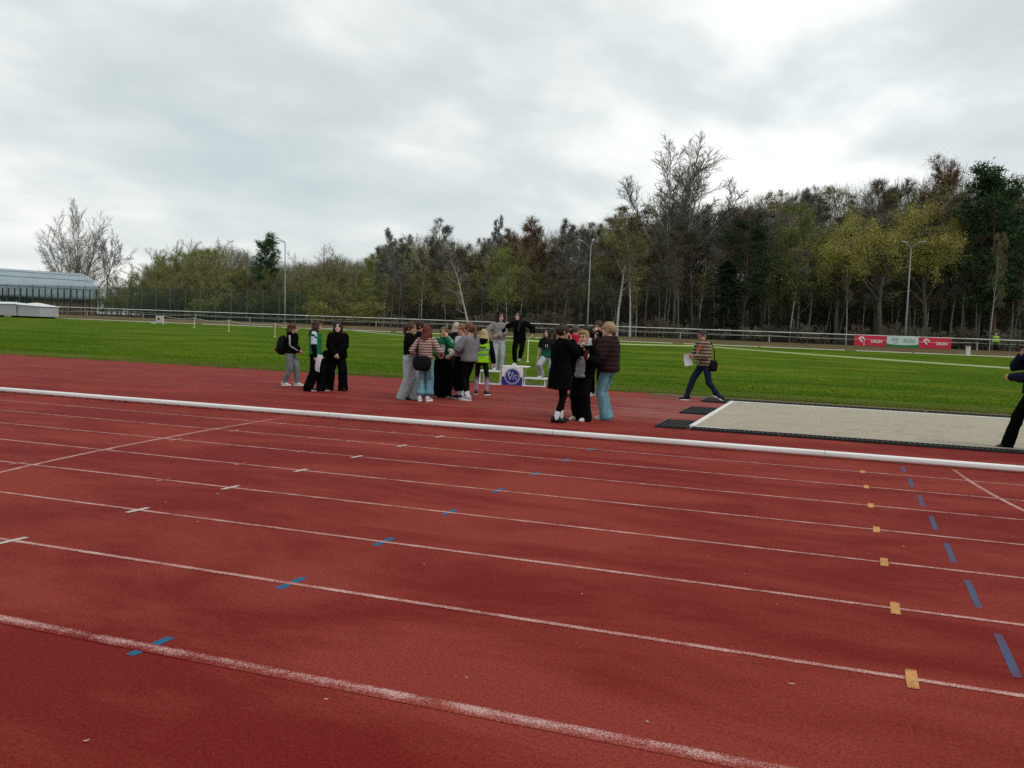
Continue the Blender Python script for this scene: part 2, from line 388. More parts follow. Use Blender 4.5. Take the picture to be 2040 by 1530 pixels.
mb = MB(); mb.box((5.6, PY1-PY0+0.045, 0.026), (11.2, 0.085, 0.052)); bevel(mb.build('side_board', M_board, pb), 0.008)
mb = MB(); mb.box((0.3, -0.04, 0.02), (0.6, 0.06, 0.04)); bevel(mb.build('side_board', M_board, pb), 0.008)
M_rubber = plain('black_rubber', (0.010, 0.010, 0.011), 0.6, 0.3, var=0.3)
def mat_mesh(lx, ly, pitch=0.075):
    mb = MB(); mb.box((0, 0, 0.005), (lx, ly, 0.010))
    for s in (-1, 1):
        mb.box((0, s*(ly/2-0.012), 0.024), (lx, 0.024, 0.028)); mb.box((s*(lx/2-0.012), 0, 0.024), (0.024, ly-0.05, 0.028))
    k = int((lx-0.06)/pitch)
    for i in range(1, k): mb.box((-lx/2+0.03+i*(lx-0.06)/k, 0, 0.023), (0.016, ly-0.05, 0.024))
    k = int((ly-0.06)/pitch)
    for i in range(1, k): mb.box((0, -ly/2+0.03+i*(ly-0.06)/k, 0.0215), (lx-0.05, 0.014, 0.021))
    return mb
for (x0, x1, y0, y1, lab) in ((-2.86, -2.31, 15.58, 16.9, 'black grid mat at the pit end nearest to the white kerb'),
                              (-2.93, -2.33, 18.72, 20.35, 'black grid mat at the middle of the pit end'),
                              (-3.0, -2.36, 22.42, 23.75, 'black grid mat at the pit end under the striding man')):
    o = mat_mesh(x1-x0, y1-y0).build('rubber_mat', M_rubber, None, loc=((x0+x1)/2, (y0+y1)/2, 0.0)); tag(o, lab, 'mat', 'black rubber mats round the pit')
for x0, x1, lab in ((-2.23, -0.75, 'black grid mat along the pit side, starting at the white corner'), (-0.71, 1.30, 'black grid mat along the pit side, second from the corner'),
                    (1.335, 3.35, 'black grid mat along the pit side under the man at the right edge'), (3.385, 5.4, 'black grid mat along the pit side past the right edge')):
    o = mat_mesh(x1-x0, 0.33).build('rubber_mat', M_rubber, None, loc=((x0+x1)/2, 15.69, 0.0)); tag(o, lab, 'mat', 'black rubber mats round the pit')
for x0, x1, lab in ((-2.33, 2.2, 'long black mat strip behind the pit, from the corner mat'), (2.24, 8.0, 'long black mat strip behind the pit at the right')):
    o = mat_mesh(x1-x0, 0.5, 0.12).build('rubber_mat', M_rubber, None, loc=((x0+x1)/2, 23.35, 0.0)); tag(o, lab, 'mat', 'black rubber mats round the pit')
strip('earth_edge', [-4.6, 0, 12], [23.65, 24.6], lambda y: 0.004 if y < 24 else 0.006, M_earth)

# ------------------------------------------------------------------ grass blades near the edge, clumps
rng = np.random.default_rng(11)
def blades(n, xr, yr, hmin, hmax, wd, clump=0.0):
    y = yr[0]+(yr[1]-yr[0])*rng.random(n)**1.5; a0 = YAW-0.56; a1 = YAW+0.56
    x = y*np.tan(a0)+rng.random(n)*(y*np.tan(a1)-y*np.tan(a0)); x = np.clip(x, xr[0], xr[1])
    s = np.sin(x*0.9+np.sin(y*1.3)*2)*np.sin(y*1.1+np.sin(x*0.7)*2)
    hh = hmin+(hmax-hmin)*rng.random(n)*(0.6+0.4*s); an = rng.random(n)*6.283
    z = np.maximum(RISE*(y-FIELD_Y0)/(FIELD_Y1-FIELD_Y0), 0)
    dx, dy = np.cos(an)*wd, np.sin(an)*wd; lx, ly = rng.normal(0, 0.4, n)*hh, rng.normal(0, 0.4, n)*hh
    a = np.stack([x-dx, y-dy, z-0.01], -1); b = np.stack([x+dx, y+dy, z-0.01], -1); c = np.stack([x+lx, y+ly, z+hh], -1)
    return np.concatenate([a, b, c], 1).reshape(-1, 3)
P = np.concatenate([blades(110000, (-60, 12), (24.52, 50), 0.015, 0.055, 0.012), blades(70000, (-110, 20), (27, 88), 0.02, 0.055, 0.03),
                    blades(22000, (-60, 12), (24.46, 25.1), 0.02, 0.08, 0.008)])
bad = (P[:, 0] > -4.6) & (P[:, 1] < 24.6); P[bad, 1] += 0.35
me = bpy.data.meshes.new('grass'); nv = len(P); me.vertices.add(nv); me.vertices.foreach_set('co', P.astype(np.float32).ravel())
me.loops.add(nv); me.loops.foreach_set('vertex_index', np.arange(nv, dtype=np.int32)); me.polygons.add(nv//3)
me.polygons.foreach_set('loop_start', np.arange(0, nv, 3, dtype=np.int32)); me.polygons.foreach_set('loop_total', np.full(nv//3, 3, np.int32)); me.update(); me.validate()
t = NT('grass_blade', 0.9, 0.04); n = t.noise(3.0, 5, 0.7)
c = t.mix(t.step(n, 0.35, 0.65), (0.058, 0.122, 0.004), (0.118, 0.192, 0.011))
c = t.mix(t.math('MULTIPLY', t.step(t.sep()[1], 27.5, 24.5), t.step(t.noise(1.3, 4), 0.40, 0.62)), c, (0.16, 0.145, 0.050))
c = t.mix(0.8, c, t.ramp(t.noise(0.30, 5, 0.6, t.map((0.30, 1.0, 1), (3, 8, 0))), (0.36, (0.72, 0.80, 0.75)), (0.50, (1.0, 1.0, 1.0)), (0.64, (1.45, 1.25, 1.5))), 'MULTIPLY')
t.col(c)
o = obj('grass', me, t.m); tag(o, 'short green meadow grass blades across the infield', 'grass', kind='stuff')

# small scraps blown on to the track
M_scrap = plain('dry_scrap', (0.50, 0.36, 0.27), 0.8, 0.1, var=0.4)
lr = random.Random(9)
for px_, py_ in ((172, 1478), (930, 1352), (1548, 1205), (1577, 1364), (1483, 1145), (1410, 1109), (690, 1000), (434, 985), (394, 1041), (330, 1002), (845, 1125), (1010, 905), (540, 887), (1160, 1185), (1800, 1090), (650, 1395), (1290, 1440), (212, 779), (700, 845)):
    g_ = on_z(px_, py_); mb = MB(); l = lr.uniform(.007, .018); a_ = lr.uniform(0, 3.1); rg = []
    for u in (-1, -.4, .3, 1): rg.append([(u*l*math.cos(a_)-v_*w_*math.sin(a_), u*l*math.sin(a_)+v_*w_*math.cos(a_), .004+h_+.003*abs(u)) for v_, w_, h_ in ((-1, .0045*(1.1-abs(u)), 0), (1, .0045*(1.1-abs(u)), 0), (0, .001, .003))])
    mb.loft(rg); o = mb.build('dry_scrap', M_scrap, None, loc=(g_[0], g_[1], 0)); tag(o, 'small pale dry scrap lying loose on the red track', 'litter', 'dry scraps on the track')
# ------------------------------------------------------------------ barrier rail along the far side
GZ = BANK
M_white = plain('white_paint', (0.58, 0.59, 0.57), 0.5, 0.3, var=0.12, scale=1.5)
M_dark = plain('dark_post', (0.020, 0.022, 0.020), 0.7, 0.2)
RAIL_H = 1.06
fx0, fx1 = -121.0, 44.0
fence = empty('barrier_rail', (0, FENCE_Y, GZ), 0, 'long white barrier rail on dark posts along the edge of the wood', 'barrier')
mb = MB(); x = fx0
while x < fx1:
    mb.tube([(x, 0, RAIL_H), (x+2.97, 0, RAIL_H)], [0.044, 0.044], 8)
    mb.tube([(x-0.06, 0, RAIL_H), (x+0.06, 0, RAIL_H)], [0.058, 0.058], 8); x += 3.0
mb.build('rail', M_white, fence, True)
pm = MB(); pm.box((0, 0.02, (RAIL_H-0.06)/2), (0.11, 0.09, RAIL_H-0.06)); pm.box((0, 0.02, RAIL_H-0.08), (0.16, 0.13, 0.05)); pme = None
x = fx0
while x <= fx1:
    if pme is None:
        o = pm.build('post', M_dark, fence, loc=(x, 0, 0)); pme = o.data
    else:
        o = bpy.data.objects.new('post', pme); col.objects.link(o); o.parent = fence; o.location = (x, 0, 0)
    x += 2.5
# loose white ropes on short stakes in front of the barrier
M_rope = plain('white_tape_strip', (0.50, 0.51, 0.47), 0.6, 0.2)
M_yel = plain('pale_yellow_tape', (0.62, 0.66, 0.38), 0.6, 0.2, scale=0.5, var=0.2)
def sag_tape(name, pts, sag, ht, mat, thick=0.004, parent=None):
    mb = MB()
    for a, b in zip(pts[:-1], pts[1:]):
        a, b = Vector(a), Vector(b); k = 10; prev = None
        for i in range(k+1):
            u = i/k; p = a.lerp(b, u); p.z -= sag*4*u*(1-u)
            if prev is not None: mb.bar(prev, p, thick, ht)
            prev = p
    return mb.build(name, mat, parent)
rope_line = []
for x, h_ in ((-113, .62), (-104, .55), (-95, .6), (-86, .5), (-77, .62), (-69, .55), (-60, .64), (-51, .58), (-42, .66), (-33, .6), (-24, .7), (-15, .62), (-6, .7), (3, .66), (13, .7)):
    rope_line.append((x, FENCE_Y-0.9+0.3*math.sin(x), GZ+h_))
rope = sag_tape('rope', rope_line, 0.10, 0.028, M_rope)
tag(rope, 'slack white rope strung low in front of the barrier rail', 'rope')
for i, p in enumerate(rope_line):
    mb = MB(); mb.tube([(0, 0, 0), (0, 0, p[2]-GZ+0.06)], [0.028, 0.024], 6); o = mb.build('rope_stake', M_white, None, loc=(p[0], p[1], GZ))
    tag(o, 'short white stake holding the low rope in front of the barrier rail', 'stake', 'stakes of the low rope')
rope2 = sag_tape('rope', [(x, FENCE_Y+1.2, GZ+0.72+0.06*math.sin(x*2.1)) for x in range(-100, 40, 11)], 0.08, 0.022, M_rope)
tag(rope2, 'second white rope sagging behind the posts of the barrier rail', 'rope')
# white edging along the far side of the grass
rng = random.Random(3); x = -118.0; k = 0
M_edge = plain('white_edging', (0.66, 0.66, 0.56), 0.7, 0.2, var=0.25, scale=0.8)
while x < 40:
    l = rng.uniform(3.0, 9.5) if x > -95 else 18.0
    o = MB(); o.box((0, 0, 0.03), (l, 0.16, 0.10)); o = o.build('edging_strip', M_edge, None, loc=(x+l/2, FIELD_Y1+0.15, RISE))
    tag(o, 'white edging strip lying between the far grass and the dirt path', 'edging', 'white edging along the far grass edge'); x += l+rng.uniform(0.1, 1.6)

# ------------------------------------------------------------------ taped off pitch: posts and tape
def field_pt(px, py):
    Y = 60.0
    for _ in range(40):
        d = ray(px, py); t = (gz(Y)-CAM_H)/d[2]; Yn = t*d[1]
        if t < 0: Yn = 90
        Y = min(91, 0.5*Y+0.5*Yn)
    return on_y(px, py, Y)
def ground_at(px, py_top, H):
    """point on the field where a post of height H standing in column px has its top at py_top"""
    best = None
    for Y in np.arange(25, 91, 0.25):
        P = on_y(px, py_top, Y); e = abs(P[2]-gz(Y)-H)
        if best is None or e < best[0]: best = (e, P[0], Y)
    return best[1], best[2], gz(best[2])
posts = []
for i, (px, base) in enumerate(((326, 640), (387, 645), (456, 651), (548, 660), (667, 671))):
    Y = [83.0, 74.0, 65.5, 57.5, 50.0][i]
    P = on_y(px, base, Y); posts.append((P[0], Y, gz(Y)))
P = on_y(1051.5, 709, 38.5); posts.append((P[0], 38.5, gz(38.5)))
lab = ['white tape post beside the grey cabinet at far left', 'white tape post second from the grey cabinet', 'white tape post between the grey cabinet and the girl with the backpack',
       'white tape post behind the girl with the backpack', 'white tape post behind the girl in the big black jacket', 'white tape post standing behind the winners podium']
def tpost(x, y, z, lb, h=1.0):
    r = empty('tape_post', (x, y, z), 0, lb, 'post', 'posts of the taped off pitch')
    mb = MB(); mb.tube([(0, 0, 0), (0, 0, h)], [0.028, 0.026], 8); mb.build('pole', M_yel, r)
    mb = MB(); mb.tube([(0, 0, 0), (0, 0, 0.03)], [0.09, 0.05], 10); mb.build('foot_plate', M_white, r)
    mb = MB(); mb.tube([(0, 0, h), (0, 0, h+0.05)], [0.034, 0.03], 8); mb.build('hook_cap', M_white, r)
for p, lb in zip(posts, lab): tpost(*p, lb)
c1 = on_y(1392, 689, 44.0); c2 = on_y(2040, 735, 25.6+3)
tpost(c1[0], 44.0, gz(44), 'white corner post of the taped pitch behind the striding man', c1[2]-gz(44))
top = [(x, y, z+0.98) for x, y, z in posts]
o = sag_tape('barrier_tape', top, 0.16, 0.045, M_rope); tag(o, 'white barrier tape sagging between the posts on the grass', 'tape')
c3 = on_y(2200, 742, 26.5)
o = sag_tape('barrier_tape', [top[-1], tuple(on_y(1180, 683, 42.0)), tuple(c1), tuple(c2), tuple(c3)], 0.02, 0.05, M_yel); tag(o, 'pale yellow tape stretched over the grass towards the right edge', 'tape')
P = on_y(1928, 709, 90.0)
ut = empty('utility_box', (P[0], 90.0, gz(90)), 0, 'small white upright box on the grass right of the banners', 'box')
mb = MB(); mb.box((0, 0, .42), (.36, .3, .84)); bevel(mb.build('body', M_white, ut), .02); mb = MB(); mb.box((0, 0, .86), (.42, .36, .05)); mb.build('cap', M_white, ut)
P = on_y(318, 639, 86.0)
gb = empty('grey_cabinet', (P[0], 86.0, gz(86)), 0.1, 'pale grey cabinet with a dark emblem at the far grass edge', 'cabinet')
mb = MB(); mb.box((0, 0, .48), (.75, .5, .9)); bevel(mb.build('body', plain('pale_grey', (.42, .44, .43)), gb), .03)
mb = MB(); mb.tube([(0.05, -.252, .55), (0.05, -.262, .55)], [.14, .14], 12); mb.build('emblem', M_dark, gb)
mb = MB(); mb.box((-.6, 0, .06), (.9, .5, .12)); mb.build('base_plate', M_white, gb)

# ------------------------------------------------------------------ banners on the barrier
M_red = plain('crimson_vinyl', (0.56, 0.020, 0.055), 0.5, 0.3, var=0.08); M_bw = plain('banner_white', (0.74, 0.66, 0.66), 0.6, 0.2)
def text_mesh(s, size, bold=0.0):
    c = bpy.data.curves.new('lettering', 'FONT'); c.body = s; c.size = size; c.offset = bold; c.extrude = 0.004; c.align_x = 'CENTER'; c.align_y = 'CENTER'
    o = bpy.data.objects.new('lettering', c); col.objects.link(o); bpy.context.view_layer.update()
    me = bpy.data.meshes.new_from_object(o.evaluated_get(bpy.context.evaluated_depsgraph_get())); bpy.data.objects.remove(o); return me
def on_panel(name, me, mat, par, x, z, y=-0.02, sx=1.0):
    o = obj(name, me, mat, par); o.rotation_euler = (R(90), 0, 0); o.location = (x, y, z); o.scale = (sx, 1, 1); return o
def cloth_panel(w_, h_, amp, seed):
    mb = MB(); nx_, nz_ = 30, 10; rr = random.Random(seed); ph = [rr.uniform(0, 6) for _ in range(4)]
    for s in (-1, 1):
        for j in range(nz_+1):
            for i in range(nx_+1):
                u, v_ = i/nx_, j/nz_
                y = amp*(math.sin(u*9+ph[0]+v_*2)*0.5+math.sin(u*23+ph[1]-v_*5)*0.25)*(1-v_*0.7)
                mb.v.append((w_*(u-0.5), y+s*0.003, h_*v_))
    mb.n = len(mb.v); k = (nx_+1)*(nz_+1)
    for j in range(nz_):
        for i in range(nx_):
            a = j*(nx_+1)+i; q = (a, a+1, a+nx_+2, a+nx_+1); mb.f.append(q); mb.f.append(tuple(k+t_ for t_ in reversed(q)))
    return mb
bz = GZ+0.02
def banner(px0, px1, nm, lb, mat, seed):
    a = on_y(px0, 690, FENCE_Y-0.12); b = on_y(px1, 690, FENCE_Y-0.12); w_ = b[0]-a[0]-0.02
    r = empty('banner', ((a[0]+b[0])/2, FENCE_Y-0.14, bz), 0, lb, 'banner', 'banners tied to the barrier rail')
    cloth_panel(w_, 1.02, 0.02, seed).build('cloth', mat, r, True); return r, w_
for px0, px1, lb, sd_ in ((1701, 1765, 'crimson banner with white lettering and bird emblem, left of the green one', 1), (1830, 1895, 'crimson banner with white lettering and bird emblem, right of the green one', 2)):
    r, w_ = banner(px0, px1, 'banner', lb, M_red, sd_)
    on_panel('lettering', text_mesh('ORLEN', 0.40, 0.014), M_bw, r, w_*0.20, 0.46, -0.03, 1.0*w_/3.6)
    # eagle head emblem: curved crest, hooked beak and neck stripe
    mb = MB(); mb.tube([(-.46, 0, -.02), (-.34, 0, .10), (-.16, 0, .19), (.04, 0, .20), (.22, 0, .10), (.34, 0, -.02)], [.02, .06, .085, .09, .07, .02], 6)
    mb.tube([(-.30, 0, .06), (-.14, 0, -.06), (.02, 0, -.28)], [.07, .085, .075], 6)
    o = mb.build('emblem', M_bw, r); o.scale = (w_/3.6, 0.15, 1); o.location = (-w_*0.26, -0.03, 0.62)
t = NT('white_green_banner', .5, .3); z_ = t.sep()
wv = t.math('MULTIPLY_ADD', t.math('POWER', t.math('ABSOLUTE', z_[0]), 2.0), 0.05, 0.20)
t.col(t.mix(t.math('GREATER_THAN', t.sep()[2], wv), (.012, .19, .055), (.52, .62, .60))); M_gw = t.m
r, w_ = banner(1765.5, 1829.5, 'banner', 'white banner with green lower edge between the two crimson banners', M_gw, 3)
M_ink = plain('dark_green_ink', (.10, .20, .17), .6)
mb = MB(); mb.tube([(-.30, 0, .2), (.16, 0, .2), (.26, 0, .16), (.28, 0, -.10), (.20, 0, -.24), (0, 0, -.28), (-.06, 0, -.24)], [.025]*7, 6)
for k in range(4): mb.tube([(-.30+.12*k, 0, .02-.05*(k % 2)), (-.24+.12*k, 0, .12), (-.20+.12*k, 0, -.06)], [.02]*3, 5)
o = mb.build('emblem', M_ink, r); o.scale = (1, .15, 1); o.location = (-w_*.24, -.03, .66)
rr = random.Random(8)
for row, z0 in ((0, .74), (1, .55)):
    mb = MB(); x = -.1
    for k in range(14 if row == 0 else 17):
        wl = rr.uniform(.035, .07); 
        if k not in (6, 11): mb.box((x+wl/2, 0, rr.choice((0, .015, -.015))), (wl*.8, .006, rr.uniform(.07, .12)))
        x += wl+.018
    o = mb.build('lettering', M_ink, r, loc=(w_*.06, -.03, z0))

# ------------------------------------------------------------------ lamp posts
M_galv = plain('galvanised_steel', (.19, .21, .21), .55, .4, var=.15, scale=1.2); M_lampw = plain('lamp_housing', (.26, .28, .28), .45)
def lamp_post(px, base, tx, ty, heads, lb, Y=98.5, mat=None):
    b = on_y(px, base, Y); t_ = on_y(tx, ty, Y); r = empty('lamp_post', (b[0], Y, GZ), 0, lb, 'lamp post', 'lamp posts at the edge of the wood')
    tp = Vector((t_[0]-b[0], 0, t_[2]-GZ)); mb = MB()
    mb.tube([(0, 0, 0), tuple(tp*.30), tuple(tp*.31), tuple(tp)], [.11, .095, .085, .055], 8); mb.build('pole', mat or M_galv, r, True)
    mb = MB(); mb.tube([(0, 0, 0), (0, 0, .12)], [.24, .22], 8); mb.build('base_flange', M_galv, r)
    for hx, hy, dy in heads:
        h_ = on_y(hx, hy, Y+dy); e_ = Vector((h_[0]-b[0], dy, h_[2]-GZ)); d = (e_-tp); mb = MB()
        mb.tube([tuple(tp), tuple(tp+d*.12+Vector((0, 0, .10))), tuple(e_)], [.05, .045, .04], 6); arm = mb.build('arm', mat or M_galv, r)
        dd = d.normalized(); dd.z *= .3; dd.normalize(); mb = MB(); q = e_
        sd_ = dd.cross(Vector((0, 0, 1))); up_ = sd_.cross(dd); rings = []
        for u, wd, ht in ((-.30, .05, .05), (-.12, .12, .09), (.15, .17, .10), (.38, .15, .08), (.50, .06, .04)):
            c = q+dd*u; rings.append([tuple(c+sd_*(wd*math.cos(a_))+up_*(ht*math.sin(a_))) for a_ in [2*math.pi*j/10 for j in range(10)]])
        mb.loft(rings); mb.build('lamp_head', M_lampw, r, True)
lamp_post(568, 638, 568, 484, ((537, 475, -1.0), (553, 474, 1.2)), 'tall grey lamp post with two heads beside the dark pine')
lamp_post(1170, 655, 1177, 495, ((1158, 480, -.8), (1181, 479, .6)), 'tall grey lamp post in the middle, above the crowd')
lamp_post(1803, 680, 1815, 496, ((1804, 483, .5), (1835, 483, -.5)), 'tall grey lamp post with a forked top behind the banners')

# ------------------------------------------------------------------ left: mat covers, sports hall, tall mesh fence
M_cov = plain('grey_cover', (.36, .36, .39), .6, .3, var=.06); M_covl = plain('pale_cover_lid', (.60, .61, .63), .6, .3, var=.05)
def mat_cover(pl, pr, base, tl, tr, ridge, lb):
    Y = 87.0; a = on_y(pl, base, Y); b = on_y(pr, base, Y); g0 = gz(Y); r = empty('mat_cover', ((a[0]+b[0])/2, Y+1.5, g0), 0, lb, 'mat cover', 'landing mat covers at the far left')
    w2 = (b[0]-a[0])/2; hl, hr = on_y(pl, tl, Y)[2]-g0, on_y(pr, tr, Y)[2]-g0; hz = .22
    mb = MB(); mb.add([(-w2, -1.5, hz), (w2, -1.5, hz), (w2, 1.5, hz), (-w2, 1.5, hz), (-w2, -1.5, hl), (w2, -1.5, hr), (w2, 1.5, hr), (-w2, 1.5, hl)],
        [(0, 3, 2, 1), (4, 5, 6, 7), (0, 1, 5, 4), (1, 2, 6, 5), (2, 3, 7, 6), (3, 0, 4, 7)]); bevel(mb.build('body', M_cov, r), .03)
    e = .12; mb = MB(); mb.add([(-w2-e, -1.62, hl+.005), (w2+e, -1.62, hr+.005), (w2+e, 1.62, hr+.005), (-w2-e, 1.62, hl+.005), (-w2-e, -1.62, hl+.06), (w2+e, -1.62, hr+.06), (w2+e, 1.62, hr+.06), (-w2-e, 1.62, hl+.06), (-w2*ridge, 0, hl+.36), (w2*.3, 0, max(hl, hr)+.30)],
        [(0, 3, 2, 1), (0, 1, 5, 4), (1, 2, 6, 5), (2, 3, 7, 6), (3, 0, 4, 7), (4, 5, 9, 8), (5, 6, 9), (6, 7, 8, 9), (7, 4, 8)]); mb.build('lid', M_covl, r)
    for sx in (-.72, .72):
        mb = MB(); mb.tube([(sx*w2, -1.3, .12), (sx*w2, 1.3, .12)], [.13, .13], 10); mb.build('roller', M_dark, r)
mat_cover(-40, 32, 630, 605, 606, .6, 'grey landing mat cover with a pale lid, cut by the left edge')
mat_cover(35, 79, 630, 607, 611, .2, 'grey landing mat cover with sloping pale lid beside the rail')

ax = Vector((math.sin(.428), math.cos(.428), 0)); pn = Vector((math.cos(.428), -math.sin(.428), 0))
YH = 158.0; E = Vector(on_y(195, 597, YH)); g0 = GZ
best = None
for w_ in np.arange(4, 26, .25):
    for rs in np.arange(2, 14, .25):
        q = proj(E-pn*w_+Vector((0, 0, rs))); e_ = abs(q[0]-139)+abs(q[1]-543.5)
        if best is None or e_ < best[0]: best = (e_, w_, rs)
HW, HR = best[1], best[2]; LEN = 60.0
hall = empty('sports_hall', (E.x, E.y, g0), 0, 'sports hall with a blue grey barrel roof at the far left', 'building')
def hp(u, s, z): return tuple(-ax*u + pn*s + Vector((0, 0, z)))       # u metres towards the viewer from the far end, s out from the eave
ez = E.z-g0
t = NT('standing_seam_roof', .45, .4); t.col(t.mix(t.step(t.noise(.25, 5, .6, t.map((1, 1, 3))), .35, .7), (.19, .25, .285), (.26, .325, .36))); M_roof = t.m
mb = MB(); K = 16; arcp = []
for i in range(K+1):
    th = math.pi/2*i/K; arcp.append((-HW+HW*math.cos(th)**.8 if i < K else -HW, ez+HR*math.sin(th)**1.15))
full = arcp + [(-2*HW-s_, z_) for s_, z_ in reversed(arcp[:-1])]
mb.loft([[hp(u, s_, z_) for s_, z_ in full] + [hp(u, s_*.985-.1, z_-.25) for s_, z_ in reversed(full)] for u in (-.4, LEN)])
rf = mb.build('roof', M_roof, hall)
M_seam = plain('roof_seam', (.10, .13, .15), .5)
mb = MB()
for i in (4, 8, 11): mb.bar(hp(-.4, arcp[i][0]+.02, arcp[i][1]+.05), hp(LEN, arcp[i][0]+.02, arcp[i][1]+.05), .12, .06)
mb.build('seam', M_seam, rf)
mb = MB(); mb.loft([[hp(u, s_+.06, z_+.06) for s_, z_ in full]+[hp(u, s_-.05, z_-.3) for s_, z_ in reversed(full)] for u in (-.55, -.40)]); mb.build('verge_trim', M_white, rf)
mb = MB(); mb.bar(hp(-.5, .25, ez-.1), hp(LEN, .25, ez-.1), .25, .3); mb.build('gutter', M_seam, rf)
t = NT('red_brick', .85, .15); br = t.t.nodes.new('ShaderNodeTexBrick'); br.inputs['Scale'].default_value = 2.2
br.inputs['Color1'].default_value = (.20, .085, .06, 1); br.inputs['Color2'].default_value = (.26, .12, .085, 1); br.inputs['Mortar'].default_value = (.25, .2, .17, 1); t.col(br.outputs[0]); M_brick = t.m
def wall_slab(u0, u1, z0, z1, s0, mat, nm, par, th=.25):
    mb = MB(); mb.add([hp(u0, s0-th, z0), hp(u1, s0-th, z0), hp(u1, s0, z0), hp(u0, s0, z0), hp(u0, s0-th, z1), hp(u1, s0-th, z1), hp(u1, s0, z1), hp(u0, s0, z1)],
        [(0, 3, 2, 1), (4, 5, 6, 7), (0, 1, 5, 4), (1, 2, 6, 5), (2, 3, 7, 6), (3, 0, 4, 7)]); return mb.build(nm, mat, par)
wl = wall_slab(0, 13.5, 0, ez-.15, -.5, M_brick, 'brick_wall', hall)
wall_slab(13.55, LEN, 0, .8, -.5, M_brick, 'brick_wall', hall); wall_slab(13.55, LEN, ez-.9, ez-.15, -.5, M_dark, 'fascia', hall)
M_glass = NT('dark_glazing', .15, .5).col((.035, .045, .05)).m
u = 13.6; k = 0
while u < 55:
    g_ = wall_slab(u, u+3.0, .8, ez-.9, -.62, M_glass, 'window', hall, .08)
    mb = MB()
    for du in (0, 1.5, 3.0): mb.bar(hp(u+du, -.55, .8), hp(u+du, -.55, ez-.9), .12, .10, up=tuple(ax))
    mb.bar(hp(u, -.55, (ez-.1)/2), hp(u+3, -.55, (ez-.1)/2), .1, .1); mb.build('frame', M_white, g_); u += 3.15
mb = MB()
gb_ = [hp(0, s_*.97-.3, z_-.2) for s_, z_ in full]; gb2 = [hp(.25, s_*.97-.3, z_-.2) for s_, z_ in full]
mb.loft([gb_+[hp(0, -2*HW+.3, 0), hp(0, -.6, 0)], gb2+[hp(.25, -2*HW+.3, 0), hp(.25, -.6, 0)]]); mb.build('gable_wall', M_brick, hall)
P = proj(E); q = hp(24, -HW, ez+HR); mb = MB(); mb.box((q[0], q[1], q[2]+.55), (3.4, 2.2, 1.3)); v_ = bevel(mb.build('roof_vent', M_cov, hall), .05)
mb = MB()
for j in range(5): mb.box((q[0]-.2, q[1]-1.12, q[2]+.25+.2*j), (2.6, .05, .08))
mb.build('louvre', M_seam, v_)

# tall green mesh fence behind the rail at left
M_gm = plain('green_mesh', (.016, .050, .034), .7, .2); M_gp = plain('mesh_post', (.095, .115, .105), .6, .3)
Yf = 103.0; xa = on_y(-60, 600, Yf)[0]; xb = on_y(612, 600, Yf)[0]; FH = 4.3
mf = empty('mesh_fence', (0, Yf, GZ), 0, 'tall dark green mesh fence on thin posts behind the rail at left', 'fence')
mb = MB(); n_ = int((xb-xa)/.085)
vs = []
for i in range(n_):
    x = xa+(xb-xa)*i/n_; mb.add([(x-.011, 0, 0), (x+.011, 0, 0), (x, .02, 0), (x-.011, 0, FH), (x+.011, 0, FH), (x, .02, FH)], [(0, 1, 4, 3), (1, 2, 5, 4), (2, 0, 3, 5)])
for j in range(24): mb.box(((xa+xb)/2, .03, .1+j*(FH-.12)/23), (xb-xa, .02, .028))
mb.build('mesh_panel', M_gm, mf)
pmesh = None; x = xa; k = 0
while x < xb:
    if pmesh is None:
        mb = MB(); mb.box((0, -.06, (FH+.1)/2), (.07, .07, FH+.1)); o = mb.build('post', M_gp, mf, loc=(x, 0, 0)); pmesh = o.data
    else:
        o = bpy.data.objects.new('post', pmesh); col.objects.link(o); o.parent = mf; o.location = (x, 0, 0)
    x += 2.6
# dark railings in front of the hall
df = empty('railing_fence', (0, 121.0, GZ), 0, 'dark railing of tall pickets in front of the sports hall', 'fence')
xa = on_y(-30, 600, 121)[0]; xb = on_y(200, 600, 121)[0]; x = xa; pmesh = None
while x < xb:
    if pmesh is None:
        mb = MB(); mb.box((0, 0, 2.2), (.16, .16, 4.4)); o = mb.build('post', M_dark, df, loc=(x, 0, 0)); pmesh = o.data
    else:
        o = bpy.data.objects.new('post', pmesh); col.objects.link(o); o.parent = df; o.location = (x, 0, 0)
    x += 1.45
mb = MB(); mb.box(((xa+xb)/2, .12, 1.0), (xb-xa, .05, .1)); mb.box(((xa+xb)/2, .12, 2.6), (xb-xa, .05, .1)); mb.build('rail', M_dark, df)

